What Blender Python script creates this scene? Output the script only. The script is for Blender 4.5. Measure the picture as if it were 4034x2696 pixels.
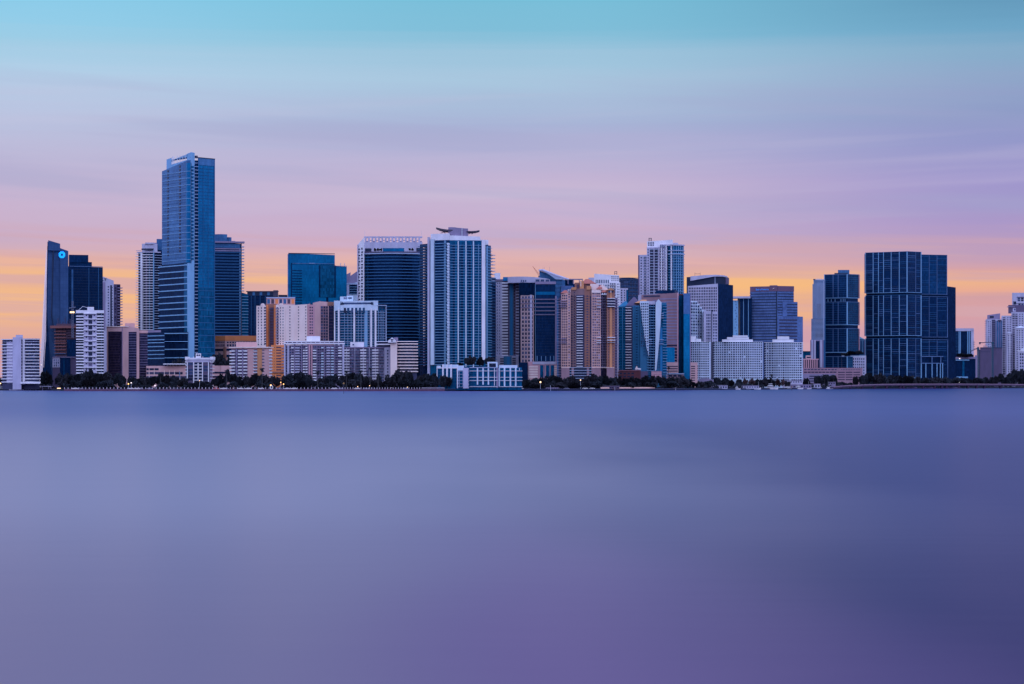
import bpy, math, random
from mathutils import Vector
random.seed(7)
SC = bpy.context.scene
COL = SC.collection
for o in list(bpy.data.objects): bpy.data.objects.remove(o)

# ------------------------------------------------------------------ camera
FPX, CU, HV, CH = 8000.0, 2017.0, 1520.0, 5.0     # focal length (photo px), centre column, horizon row, eye height (m)
cam = bpy.data.objects.new('camera', bpy.data.cameras.new('camera'))
COL.objects.link(cam); SC.camera = cam
cam.location = (0, 0, CH); cam.rotation_euler = (math.radians(90), 0, 0)
cam.data.sensor_width = 36.0; cam.data.lens = 36.0*FPX/4034.0
cam.data.shift_y = (HV-1348.0)/4034.0
cam.data.clip_start = 1.0; cam.data.clip_end = 60000.0
SC.render.resolution_x = 1024; SC.render.resolution_y = 685

def lin(r, g, b):
    f = lambda c: (c/255/12.92) if c/255 <= .04045 else ((c/255+.055)/1.055)**2.4
    return (f(r), f(g), f(b))

# ------------------------------------------------------------------ dusk sky
SC.view_settings.view_transform = 'Standard'; SC.view_settings.look = 'None'
SC.view_settings.exposure = 0.0; SC.view_settings.gamma = 1.0
W = bpy.data.worlds.new('World'); SC.world = W; W.use_nodes = True
nt = W.node_tree; nt.nodes.clear()
def N(t, **k):
    n = nt.nodes.new(t)
    for a, v in k.items(): setattr(n, a, v)
    return n
def L(a, b): nt.links.new(a, b)
def M(op, a, b=None, c=None, clamp=False):
    n = N('ShaderNodeMath', operation=op, use_clamp=clamp)
    for i, x in enumerate((a, b, c)):
        if x is None: continue
        if isinstance(x, (int, float)): n.inputs[i].default_value = x
        else: L(x, n.inputs[i])
    return n.outputs[0]
def MR(x, a, b, c=0.0, d=1.0, smooth=True):
    n = N('ShaderNodeMapRange'); n.interpolation_type = 'SMOOTHSTEP' if smooth else 'LINEAR'
    L(x, n.inputs[0])
    for i, v in zip((1, 2, 3, 4), (a, b, c, d)): n.inputs[i].default_value = v
    return n.outputs[0]
def MIX(f, a, b):
    n = N('ShaderNodeMix', data_type='RGBA')
    if isinstance(f, float): n.inputs[0].default_value = f
    else: L(f, n.inputs[0])
    for s, x in ((n.inputs[6], a), (n.inputs[7], b)):
        if isinstance(x, tuple): s.default_value = (*x, 1)
        else: L(x, s)
    return n.outputs[2]
def RAMP(fac, stops):
    n = N('ShaderNodeValToRGB'); cr = n.color_ramp
    stops = sorted(stops)
    while len(cr.elements) < len(stops): cr.elements.new(.5)
    for i, (p, c) in enumerate(stops):
        cr.elements[i].position = p; cr.elements[i].color = (*lin(*c), 1)
    L(fac, n.inputs[0]); return n.outputs[0]
tc = N('ShaderNodeTexCoord'); sx = N('ShaderNodeSeparateXYZ'); L(tc.outputs['Generated'], sx.inputs[0])
X, Yd, Zd = sx.outputs
hr = M('SQRT', M('ADD', M('MULTIPLY', X, X), M('MULTIPLY', Yd, Yd)))
tel = M('DIVIDE', Zd, M('MAXIMUM', hr, 0.001))           # tangent of elevation
az = M('ARCTAN2', X, Yd)                                  # 0 = towards the city, + = right
def streak(sa, st, off, detail=3.0):
    cv = N('ShaderNodeCombineXYZ'); L(M('MULTIPLY', az, sa), cv.inputs[0]); L(M('MULTIPLY', tel, st), cv.inputs[1]); cv.inputs[2].default_value = off
    n = N('ShaderNodeTexNoise'); n.inputs['Scale'].default_value = 1.0; n.inputs['Detail'].default_value = detail
    L(cv.outputs[0], n.inputs['Vector']); return M('SUBTRACT', n.outputs[0], 0.5)
s1 = streak(3.0, 45.0, 3.1); s2 = streak(1.6, 160.0, 9.7, 4.0); s3 = streak(9.0, 420.0, 5.2, 2.0)
shift = M('ADD', M('ADD', M('MULTIPLY', s1, 0.010), M('MULTIPLY', s2, 0.009)), M('MULTIPLY', s3, 0.003))
te = M('ADD', tel, shift)
E = M('DIVIDE', te, 0.2375, clamp=True)
def row(y): return (HV - y*2696/1568)/FPX/0.2375          # display row of the photograph -> ramp position
LS = [(0,(131,206,236)),(60,(142,208,236)),(110,(158,208,232)),(180,(178,210,234)),(260,(186,200,228)),(330,(188,190,220)),(400,(195,184,214)),(470,(202,180,208)),(540,(206,174,198)),(575,(218,175,185)),(600,(238,180,155)),(640,(247,186,130)),(668,(240,180,140)),(690,(252,190,122)),(715,(248,186,130)),(760,(230,170,150)),(800,(215,160,160)),(885,(195,150,170))]
CS = [(0,(112,192,218)),(70,(122,192,218)),(115,(152,198,222)),(180,(168,202,225)),(230,(168,192,220)),(285,(168,180,215)),(340,(178,178,214)),(400,(196,180,212)),(440,(202,184,212)),(490,(200,176,208)),(560,(208,174,200)),(582,(225,178,180)),(612,(234,180,166)),(640,(248,190,132)),(668,(244,186,134)),(700,(238,176,140)),(740,(225,165,155)),(800,(208,155,170)),(885,(190,148,175))]
RS = [(0,(82,148,182)),(80,(100,164,198)),(140,(128,172,202)),(200,(136,165,200)),(270,(138,154,198)),(340,(145,150,202)),(420,(158,150,205)),(470,(158,146,202)),(530,(170,150,200)),(590,(192,155,185)),(625,(215,160,165)),(648,(242,178,132)),(672,(238,170,140)),(690,(212,158,160)),(720,(218,158,160)),(780,(205,155,175)),(885,(180,148,185))]
def RP(S): return RAMP(E, [(max(0, min(1, row(y))), c) for y, c in S])
cl, cc, cr_ = RP(LS), RP(CS), RP(RS)
front = MIX(MR(az, 0.02, 0.26), MIX(MR(az, -0.24, 0.0), cl, cc), cr_)
# soft drawn-out cloud: grey-blue veils above, thin mauve bars in the glow, both slightly tilted
def veil(sa, st, tilt, off, lo, hi):
    cv = N('ShaderNodeCombineXYZ'); L(M('MULTIPLY', az, sa), cv.inputs[0]); L(M('MULTIPLY', M('ADD', tel, M('MULTIPLY', az, tilt)), st), cv.inputs[1]); cv.inputs[2].default_value = off
    n = N('ShaderNodeTexNoise'); n.inputs['Scale'].default_value = 1.0; n.inputs['Detail'].default_value = 3.0; n.inputs['Roughness'].default_value = .5
    L(cv.outputs[0], n.inputs['Vector']); return MR(n.outputs[0], lo, hi)
v1 = M('MULTIPLY', M('MULTIPLY', veil(3.2, 62.0, .05, 2.2, .46, .70), M('MULTIPLY', MR(tel, .055, .085), MR(tel, .175, .12))), .42)
front = MIX(v1, front, lin(164, 168, 206))
v2 = M('MULTIPLY', M('MULTIPLY', veil(3.6, 85.0, -.04, 7.7, .50, .70), M('MULTIPLY', MR(tel, .06, .10), MR(tel, .175, .12))), .2)
front = MIX(v2, front, lin(206, 196, 222))
v3 = M('MULTIPLY', M('MULTIPLY', veil(5.0, 150.0, .03, 4.4, .47, .62), MR(tel, .085, .06)), .68)
front = MIX(v3, front, lin(214, 166, 172))
front = MIX(0.10, front, lin(176, 172, 204))
# the glow is strongest low at the far left and again right of centre
def hump(c, w): return MR(M('ABSOLUTE', M('SUBTRACT', az, c)), w, 0.0)
def belt(a, b, c, d): return M('MULTIPLY', MR(tel, a, b), MR(tel, d, c))
sv = M('ADD', 0.55, M('MULTIPLY', s2, 1.6), clamp=True)
front = MIX(M('MULTIPLY', M('MULTIPLY', M('MULTIPLY', hump(.125, .10), belt(.026, .036, .048, .062)), sv), .8), front, lin(254, 192, 112))
front = MIX(M('MULTIPLY', M('MULTIPLY', M('MULTIPLY', hump(-.26, .11), belt(.018, .030, .044, .056)), sv), .35), front, lin(254, 194, 118))
front = MIX(M('MULTIPLY', M('MULTIPLY', hump(-.06, .12), belt(.02, .035, .045, .062)), .35), front, lin(226, 178, 178))
# above the frame the blue deepens
up = MR(tel, 0.18, 1.1)
front = MIX(up, front, (0.16, 0.36, 0.72))
# the eastern sky behind the viewer: dim bay and far shore low down, blue-violet above
BK = 1.0
bt = M('MULTIPLY', M('ADD', tel, M('MULTIPLY', s2, 0.012)), 1.0, clamp=True)
bn = N('ShaderNodeValToRGB'); be = bn.color_ramp
BSTOPS = [(0.0, (0.10,0.14,0.32)), (0.035,(0.16,0.24,0.56)), (0.10,(0.60,0.75,1.45)), (0.35,(1.36,1.54,2.5)), (1.0,(0.78,1.10,2.15))]
for p, c in BSTOPS[2:]: be.elements.new(p)
for i, (p, c) in enumerate(BSTOPS):
    be.elements[i].position = p; be.elements[i].color = (*[x*BK for x in c], 1)
L(bt, bn.inputs[0])
back = MR(M('ABSOLUTE', az), 0.32, 1.05)
sky = MIX(back, front, bn.outputs[0])
below = MR(Zd, -0.02, 0.0)
sky = MIX(below, (0.10, 0.12, 0.28), sky)
bg = N('ShaderNodeBackground'); L(sky, bg.inputs[0]); bg.inputs[1].default_value = 1.0
wo = N('ShaderNodeOutputWorld'); L(bg.outputs[0], wo.inputs[0])
W.cycles.sampling_method = 'MANUAL'; W.cycles.sample_map_resolution = 1024
# the last warm glow after sunset, low over the skyline to the left
sd = bpy.data.lights.new('sun', 'SUN'); sd.energy = 0.5; sd.angle = math.radians(12); sd.color = (1.0, 0.62, 0.50)
so = bpy.data.objects.new('sun', sd); COL.objects.link(so)
so.rotation_euler = Vector((math.sin(math.radians(-35)), math.cos(math.radians(-35)), math.tan(math.radians(4)))).to_track_quat('Z', 'Y').to_euler()

# ------------------------------------------------------------------ materials
ILL = (0.52, 0.62, 1.12)      # what a pale wall facing the viewer receives
MATS = {}
def D(c, s=1.0):
    l = lin(*c); return tuple(max(.004, min(.86, s*a/b)) for a, b in zip(l, ILL))
def paint(name, c, rough=.7, var=.12, scale=.15, spec=.3, linear=False):
    if name in MATS: return MATS[name]
    m = bpy.data.materials.new(name); m.use_nodes = True; t = m.node_tree; b = t.nodes['Principled BSDF']
    col = c if linear else D(c)
    tcn = t.nodes.new('ShaderNodeTexCoord'); mp = t.nodes.new('ShaderNodeMapping'); mp.inputs['Scale'].default_value = (1, 1, .35)
    n = t.nodes.new('ShaderNodeTexNoise'); n.inputs['Scale'].default_value = scale; n.inputs['Detail'].default_value = 5
    t.links.new(tcn.outputs['Object'], mp.inputs[0]); t.links.new(mp.outputs[0], n.inputs['Vector'])
    r = t.nodes.new('ShaderNodeValToRGB')
    r.color_ramp.elements[0].position = .3; r.color_ramp.elements[1].position = .7
    r.color_ramp.elements[0].color = (*[x*(1-var) for x in col], 1); r.color_ramp.elements[1].color = (*[min(.9, x*(1+var)) for x in col], 1)
    t.links.new(n.outputs[0], r.inputs[0]); t.links.new(r.outputs[0], b.inputs['Base Color'])
    b.inputs['Roughness'].default_value = rough; b.inputs['Specular IOR Level'].default_value = spec
    MATS[name] = m; return m
def curtain(name, c, mull=None, w=1.6, h=3.7, var=.35, mortar=.06, rough=.12, spec=.5):
    """glass curtain wall: panes of slightly different tone between mullions, laid out in metres along the wall"""
    if name in MATS: return MATS[name]
    m = bpy.data.materials.new(name); m.use_nodes = True; t = m.node_tree; b = t.nodes['Principled BSDF']
    col = D(c); mc = D(mull) if mull else tuple(x*.55 for x in col)
    uv = t.nodes.new('ShaderNodeUVMap'); uv.uv_map = 'UVMap'
    br = t.nodes.new('ShaderNodeTexBrick'); br.offset = 0; br.inputs['Scale'].default_value = 1
    br.inputs['Brick Width'].default_value = w; br.inputs['Row Height'].default_value = h
    br.inputs['Mortar Size'].default_value = mortar; br.inputs['Mortar Smooth'].default_value = 0
    br.inputs['Color1'].default_value = (*[x*(1-var) for x in col], 1); br.inputs['Color2'].default_value = (*[x*(1+var) for x in col], 1)
    br.inputs['Mortar'].default_value = (*mc, 1)
    t.links.new(uv.outputs[0], br.inputs['Vector'])
    n = t.nodes.new('ShaderNodeTexNoise'); n.inputs['Scale'].default_value = .035; n.inputs['Detail'].default_value = 3
    t.links.new(uv.outputs[0], n.inputs['Vector'])
    mx = t.nodes.new('ShaderNodeMix'); mx.data_type = 'RGBA'; mx.blend_type = 'MULTIPLY'; mx.inputs[0].default_value = 1
    r = t.nodes.new('ShaderNodeValToRGB'); r.color_ramp.elements[0].position = .35; r.color_ramp.elements[1].position = .68
    r.color_ramp.elements[0].color = (.72, .72, .75, 1); r.color_ramp.elements[1].color = (1.2, 1.2, 1.15, 1)
    t.links.new(n.outputs[0], r.inputs[0]); t.links.new(br.outputs['Color'], mx.inputs[6]); t.links.new(r.outputs[0], mx.inputs[7])
    t.links.new(mx.outputs[2], b.inputs['Base Color'])
    b.inputs['Roughness'].default_value = rough; b.inputs['Specular IOR Level'].default_value = spec; b.inputs['Specular Tint'].default_value = (.10, .42, 1, 1)
    bp = t.nodes.new('ShaderNodeBump'); bp.inputs['Strength'].default_value = .08; bp.inputs['Distance'].default_value = .3
    n2 = t.nodes.new('ShaderNodeTexNoise'); n2.inputs['Scale'].default_value = .4; t.links.new(uv.outputs[0], n2.inputs['Vector'])
    t.links.new(n2.outputs[0], bp.inputs['Height']); t.links.new(bp.outputs[0], b.inputs['Normal'])
    MATS[name] = m; return m
def glow(name, c, s):
    m = bpy.data.materials.new(name); m.use_nodes = True; b = m.node_tree.nodes['Principled BSDF']
    b.inputs['Base Color'].default_value = (*c, 1); b.inputs['Emission Color'].default_value = (*c, 1); b.inputs['Emission Strength'].default_value = s
    MATS[name] = m; return m

white   = paint('white_stucco', (168,174,228)); whiteb = paint('cool_white_stucco', (146,166,226)); offw = paint('grey_white_concrete', (138,142,196))
lav     = paint('lavender_stucco', (136,140,200)); lavd = paint('dark_lavender_stucco', (102,98,154)); pinkw = paint('pink_white_stucco', (188,166,204))  # lavd: a darker lavender
pink    = paint('pink_stucco', (154,127,160)); pinkd = paint('dull_pink_concrete', (108,86,120)); rosy = paint('rose_granite', (150,118,160))
orange  = paint('orange_stucco', (168,106,84)); oranged = paint('brown_orange_stucco', (112,80,90)); ochre = paint('ochre_stucco', (150,108,98))
tile    = paint('red_roof_tile', (135,80,92), .85); brick = paint('red_brick', (68,38,58), .9); mauve = paint('mauve_stucco', (66,60,106))
slabb   = paint('blue_white_slab_edge', (88,130,200)); slabl = paint('pale_slab_edge', (118,136,200)); slabd = paint('dim_slab_edge', (28,74,140)); slabg = paint('grey_slab_edge', (86,84,132))
steel   = paint('dark_steel', (54,52,86), .5); steelp = paint('pale_steel', (150,160,215), .4); rail_m = paint('mullion_blue', (64,92,158), .4)
bluep   = paint('blue_paint', (12,92,172), .5); bluem = paint('mid_blue_panel', (28,84,146), .4); navyp = paint('navy_panel', (14,28,66), .4)
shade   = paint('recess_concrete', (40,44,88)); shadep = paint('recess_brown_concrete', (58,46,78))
g_navy  = curtain('navy_glass', (4,28,70)); g_deep = curtain('deep_navy_glass', (2,22,58)); g_teal = curtain('teal_blue_glass', (8,64,118))
g_mid   = curtain('mid_blue_glass', (4,80,146), var=.14); g_sky = curtain('pale_blue_glass', (60,92,165), var=.12); g_steel = curtain('steel_blue_glass', (48,84,148), var=.15)
g_brt   = curtain('bright_blue_glass', (12,94,166), var=.12); g_purp = curtain('violet_grey_glass', (68,90,162), var=.15); g_brown = curtain('brown_tinted_glass', (34,30,62), var=.4)
g_grid  = curtain('gridded_navy_glass', (12,44,86), mull=(34,70,120), w=2.4, h=3.4, mortar=.2)
g_low = curtain('low_gloss_navy_glass', (4,26,66), spec=.12)  # lower tower glass; a mirrored neighbour's darkness is put into its colour
g_blade = curtain('slate_blue_glass', (44,66,122), var=.08, w=3, h=4)
w_dark  = paint('dark_window_glass', (16,24,62), .15, .3, .5, .5); w_mid = paint('window_glass', (36,52,104), .15, .3, .5, .5); w_blue = paint('blue_window_glass', (14,52,104), .15, .3, .5, .5)
w_pale  = paint('curtained_window_glass', (84,92,150), .2, .3, .5, .5)
WD = [w_dark, w_dark, w_mid]; WM = [w_dark, w_mid, w_mid, w_pale]; WB = [w_blue, w_dark, w_blue, w_mid]; WP = [w_mid, w_pale, w_dark]

# ------------------------------------------------------------------ geometry helpers
KY = 1.0                                                   # how much farther off the eastern-end blocks stand
def KF(u):
    ks = [(-999,1),(2400,1),(2480,1.035),(2530,1.05),(2640,1.07),(2700,1.10),(2800,1.14),(2900,1.17),(3000,1.20),(3100,1.22),(3300,1.28),(3560,1.42),(3800,1.42),(4034,1.5),(5000,1.5)]
    for (a,x),(c,y) in zip(ks, ks[1:]):
        if a <= u <= c: return x+(y-x)*(u-a)/(c-a)
def P(u, Y): return Vector(((u-CU)*Y*KY/FPX, Y*KY))       # ground point seen in photo column u at distance Y
def Zv(v, Y): return CH + (HV-v)*Y*KY/FPX                  # height that shows at photo row v at distance Y
GROUND = 1.3
class Path:
    def __init__(s, pts):
        s.uY = pts; s.p = [P(*q) for q in pts]; s.Y = min(q[1] for q in pts)
    def at(s, u):
        t = (u-CU)/FPX; us = [q[0] for q in s.uY]
        i = 0
        while i < len(us)-2 and u > us[i+1]: i += 1
        a, b = s.p[i], s.p[i+1]; d = b-a
        den = d.x - t*d.y
        k = (t*a.y - a.x)/den if abs(den) > 1e-9 else 0
        return a + d*k
    def sub(s, u0, u1):
        return [s.at(u0)] + [s.p[i] for i, q in enumerate(s.uY) if u0+.4 < q[0] < u1-.4] + [s.at(u1)]
def offset(pts, d):
    out = []
    for i, p in enumerate(pts):
        ns = []
        for a, b in ((i-1, i), (i, i+1)):
            if a >= 0 and b < len(pts):
                v = pts[b]-pts[a]
                if v.length > 1e-6: v.normalize(); ns.append(Vector((v.y, -v.x)))
        n = sum(ns, Vector((0, 0))); n.normalize()
        k = 1/max(.5, n.dot(ns[0])) if ns else 1
        out.append(p + n*d*k)
    return out
class MB:
    def __init__(s): s.v = []; s.f = []; s.uv = []
    def poly_prism(s, pts, z0, z1, top=None, o=Vector((0, 0))):
        """pts: outline counter-clockwise seen from above? any order; z1 may be a list (sloping top); top: other outline"""
        n = len(pts); b = len(s.v); tp = top or pts
        zt = z1 if isinstance(z1, (list, tuple)) else [z1]*n
        zb = z0 if isinstance(z0, (list, tuple)) else [z0]*n
        s.v += [(p.x-o.x, p.y-o.y, z) for p, z in zip(pts, zb)] + [(p.x-o.x, p.y-o.y, z) for p, z in zip(tp, zt)]
        d = 0
        for i in range(n):
            j = (i+1) % n; l = (pts[j]-pts[i]).length
            s.f.append((b+i, b+j, b+n+j, b+n+i)); s.uv.append([(d, zb[i]), (d+l, zb[j]), (d+l, zt[j]), (d, zt[i])]); d += l
        s.f.append(tuple(b+n+i for i in range(n))); s.uv.append([(p.x, p.y) for p in tp])
        s.f.append(tuple(b+i for i in reversed(range(n)))); s.uv.append([(p.x, p.y) for p in reversed(pts)])
    def strip(s, pts, z0, z1, proud, inset, o):
        a = offset(pts, proud); c = offset(pts, -inset)
        s.poly_prism(a+c[::-1], z0, z1, o=o)
    def mesh(s, vs, fs):
        b = len(s.v); s.v += [tuple(x) for x in vs]
        for f in fs: s.f.append(tuple(b+i for i in f)); s.uv.append([(vs[i][0]*.7+vs[i][1]*.7, vs[i][2]) for i in f])
    def bar(s, a, b, r, n=6, r2=None):
        a, b = Vector(a), Vector(b); d = (b-a).normalized(); x = d.orthogonal().normalized(); y = d.cross(x); r2 = r if r2 is None else r2
        vs = [a+(x*math.cos(k*math.tau/n)+y*math.sin(k*math.tau/n))*r for k in range(n)] + [b+(x*math.cos(k*math.tau/n)+y*math.sin(k*math.tau/n))*r2 for k in range(n)]
        s.mesh(vs, [(k, (k+1) % n, n+(k+1) % n, n+k) for k in range(n)] + [tuple(range(n))[::-1], tuple(range(n, 2*n))])
    def box(s, x0, x1, y0, y1, z0, z1):
        s.mesh([(x0,y0,z0),(x1,y0,z0),(x1,y1,z0),(x0,y1,z0),(x0,y0,z1),(x1,y0,z1),(x1,y1,z1),(x0,y1,z1)], [(0,3,2,1),(4,5,6,7),(0,1,5,4),(1,2,6,5),(2,3,7,6),(3,0,4,7)])
    def build(s, name, mat, parent=None, loc=None):
        me = bpy.data.meshes.new(name); me.from_pydata(s.v, [], s.f)
        uvl = me.uv_layers.new(name='UVMap')
        uvl.data.foreach_set('uv', [c for f in s.uv for q in f for c in q])
        me.materials.append(mat); me.update()
        o = bpy.data.objects.new(name, me); COL.objects.link(o)
        if parent: o.parent = parent
        if loc: o.location = loc
        return o
def tag(o, label=None, cat=None, group=None, kind=None):
    if label: o['label'] = label
    if cat: o['category'] = cat
    if group: o['group'] = group
    if kind: o['kind'] = kind
    return o
def empty(name, loc, label, cat, group=None):
    o = bpy.data.objects.new(name, None); COL.objects.link(o); o.location = loc; o.empty_display_size = 1
    return tag(o, label, cat, group)
LANDMARKS = []
class Bld:
    def __init__(s, name, label, u, Y, cat='building', k=None):
        global KY
        KY = KF(u) if k is None else k
        s.Y = Y; c = P(u, Y); s.o = c
        s.root = empty(name, (c.x, c.y, 0), label, cat); s.parts = {}
    def add(s, name, mb, mat, size=0): s.parts.setdefault(name, []).append((size, mb, mat))
    def vol(s, pts, v1, mat, v0=None, part='wall', back=26, vs=None, tpts=None, clip=None):
        """a volume whose seen outline is pts [(u, Y)...], from row v0 up to row v1 (vs: a row for each point)"""
        pa = Path(pts); m = pa.p[len(pa.p)//2].normalized()*back
        out = pa.p + [p+m for p in (pa.p[-1], pa.p[0])]
        z0 = GROUND-.3 if v0 is None else Zv(v0, pa.Y)
        z1 = [Zv(v, pa.Y) for v in vs] + [Zv(vs[-1], pa.Y), Zv(vs[0], pa.Y)] if vs else Zv(v1, pa.Y)
        top = None
        if tpts:
            tp = Path(tpts); top = tp.p + [p+m for p in (tp.p[-1], tp.p[0])]
        mb = MB(); mb.poly_prism(out, z0, z1, top=top, o=s.o); s.add(part, mb, mat, 1e9)
        return pa
    def box(s, pa, u0, u1, v0, v1, proud, mat, part='panel', inset=.25, vs=None):
        """piece lying on the wall path between columns u0..u1, rows v0 (top)..v1 (bottom)"""
        mb = MB(); z0, z1 = Zv(v1, pa.Y), Zv(v0, pa.Y)
        mb.strip(pa.sub(u0, u1), max(z0, GROUND-.2), z1, proud, inset, s.o); s.add(part, mb, mat, (u1-u0)*(v1-v0)); return mb
    def bands(s, pa, u0, u1, v0, v1, n, h, proud, mat, part='balcony', inset=.25, skip=None):
        for i in range(n):
            v = v0 + (v1-v0)*i/(n-1 if n > 1 else 1)
            if skip and skip(i): continue
            s.box(pa, u0, u1, v, v+h, proud, mat, part, inset)
    def fins(s, pa, us, w, v0, v1, proud, mat, part='pier'):
        for u in us: s.box(pa, u-w/2, u+w/2, v0, v1, proud, mat, part)
    def grid(s, pa, u0, u1, nc, v0, v1, nr, fw=.6, fh=.6, mats=WD, part='window', proud=.08, miss=0.0):
        cw, ch = (u1-u0)/nc, (v1-v0)/nr
        for r in range(nr):
            for c in range(nc):
                if miss and random.random() < miss: continue
                a = u0+cw*(c+.5-fw/2); t = v0+ch*(r+.5-fh/2)
                s.box(pa, a, a+cw*fw, t, t+ch*fh, proud, random.choice(mats), part, .1)
    def done(s):
        for name, lst in s.parts.items():
            if len(lst) > 100:
                lst = sorted(lst, key=lambda q: -q[0]); rest = lst[100:]; lst = lst[:100]
                bm = {}
                me = MB(); mats = []; idx = []
                for sz, mb, mt in rest:
                    b = len(me.v); me.v += mb.v
                    if mt not in mats: mats.append(mt)
                    for f, uv in zip(mb.f, mb.uv): me.f.append(tuple(b+i for i in f)); me.uv.append(uv); idx.append(mats.index(mt))
                o = me.build(name, mats[0], s.root)
                for mt in mats[1:]: o.data.materials.append(mt)
                o.data.polygons.foreach_set('material_index', idx); o['kind'] = 'stuff'
            for sz, mb, mt in lst: mb.build(name, mt, s.root)
        return s.root
def letters(body, size, mat, parent, loc, rot, scale=(1,1,1), align='LEFT'):
    c = bpy.data.curves.new('letters', 'FONT'); c.body = body; c.size = size; c.extrude = .2; c.align_x = align
    o = bpy.data.objects.new('letters', c); COL.objects.link(o); bpy.context.view_layer.update()
    me = bpy.data.meshes.new_from_object(o.evaluated_get(bpy.context.evaluated_depsgraph_get())); bpy.data.objects.remove(o)
    me.materials.clear(); me.materials.append(mat)
    o = bpy.data.objects.new('letters', me); COL.objects.link(o); o.parent = parent; o.location = loc; o.rotation_euler = rot; o.scale = scale; return o
def arc(u0, u1, Y, bulge, n=8):
    return [(u0+(u1-u0)*i/n, Y - bulge*(1-(2*i/n-1)**2)) for i in range(n+1)]
def poly(b, q, Y, th, mat, part):
    n = len(q); mb = MB(); y0 = P(0,Y).y-b.o.y
    mb.mesh([(P(u,Y).x-b.o.x,y0+y,Zv(v,Y)) for y in (0,th) for u,v in q],[tuple(range(n))[::-1],tuple(range(n,2*n))]+[(i,(i+1)%n,n+(i+1)%n,n+i) for i in range(n)]); b.add(part,mb,mat)
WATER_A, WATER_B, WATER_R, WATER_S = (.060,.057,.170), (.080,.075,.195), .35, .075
SKY_PALE, SKY_PALE_2, VIOLET, SKY_DARK_NEAR, SKY_DARK_MID, SKY_DARK_FAR = (.25,.19,.235), (.180,.112,.160), (.150,.066,.145), (.030,.010,.068), (.040,.026,.098), (.024,.022,.115)  # water tones with the bright and dark sides of the reflected sky painted in
# ------------------------------------------------------------------ buildings, left to right
def B(*a, **k): return Bld(*a, **k)
white_roof = white
# 1 white slab-balcony block at the left edge
b = B('apartment_building', 'low white apartment block with long slab balconies, standing alone at the far left shore', 85, 1900)
pl = b.vol([(9,1905),(57,1900)], 1334, shade, back=20); pr = b.vol(arc(80,156,1902,3,5), 1332, shade, back=22)
b.vol([(50,1898),(84,1896)], 1327, lav, part='stair_core', back=24); b.vol([(62,1900),(90,1900)], 1318, lav, v0=1333, part='penthouse', back=12)
b.grid(pl,14,56,4,1340,1512,15,.55,.62,WM); b.grid(pr,84,156,8,1340,1512,15,.6,.62,WB+[w_pale])
b.bands(pl,7,54,1334,1506,15,3.2,1.2,white); b.bands(pr,79,158,1333,1506,15,3.2,1.4,white)
b.box(pr,93,99,1334,1518,1.7,white,'pier'); b.box(pl,27,54,1346,1512,.3,lav,'panel')
b.vol([(80,1890),(158,1890)],1508,white,v0=1514,part='entrance_canopy',back=8); b.done()
# 2 sloping blade tower with the lit emblem
b = B('office_tower', 'tapering slate-blue glass tower with a lit round blue emblem near its slanted top', 225, 2050)
b.vol([(153,2066),(182,2050)],1357,pinkw,vs=[990,969],tpts=[(181,2066),(188,2050)],part='side_wall',back=8)  # side wall: the pink evening glow is put into its colour
b.vol([(181,2050),(262,2056)],1000,g_blade,vs=[950,990],tpts=[(187,2050),(262,2056)],part='tower_face',back=30)
pa = b.vol([(190,2047),(237,2050)],945,g_blade,vs=[945,958],v0=985,part='crown',back=12)
b.vol([(237,2052),(269,2054)],980,g_blade,vs=[976,987],v0=1300,part='shoulder',back=30)
pt = Path([(178,2048),(268,2052)])
for (ua,va,ub,vb) in ((211,970,204,1240),(204,1240,219,1345)):
    mb = MB(); a = pt.at(ua); c = pt.at(ub)
    mb.bar((a.x-b.o.x,a.y-b.o.y-.5,Zv(va,2048)),(c.x-b.o.x,c.y-b.o.y-.5,Zv(vb,2048)),.7); b.add('seam',mb,navyp)
mb = MB(); a = P(188,2048); c = P(181.5,2048)
mb.bar((a.x-b.o.x,a.y-b.o.y,Zv(968,2046)),(c.x-b.o.x,c.y-b.o.y,Zv(1420,2046)),.55); b.add('corner_fin',mb,g_navy)
poly(b,[(184,1232),(176,1340),(163,1530),(206,1530),(196,1440),(189,1330)],2044,3,g_deep,'base_glass'); poly(b,[(181,1240),(178,1330),(171,1450),(173,1450),(181,1330)],2043,.6,pinkw,'painted_edge_glow')  # glow along the left edge painted as a thin pale strip
# emblem: four interlocking pieces round a square
LM = glow('lit_emblem', (0.0,.36,.88), .85)
ec = pt.at(245); er = 12.5*2048/8000; ez = Zv(1002,2048)
for k in range(4):
    q = [(-1.0,.42),(-.42,1.0),(.62,1.0),(.98,.64),(.42,.42),(-.28,.42),(-.28,.42)][:6]
    q = [(-.95,.45),(-.45,.98),(.50,.98),(.50,.36),(-.30,.36),(-.95,.36)]
    ca, sa = math.cos(-k*math.pi/2), math.sin(-k*math.pi/2); n = len(q)
    v3 = [(ec.x-b.o.x+(x*ca-z*sa)*er, ec.y-b.o.y-y, ez+(x*sa+z*ca)*er*1.05) for y in (1.6,.6) for x, z in q]
    mb = MB(); mb.mesh(v3, [tuple(range(n)), tuple(range(2*n-1,n-1,-1))]+[(i,(i+1)%n,n+(i+1)%n,n+i) for i in range(n)]); b.add('emblem_piece',mb,LM)
b.done()
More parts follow.
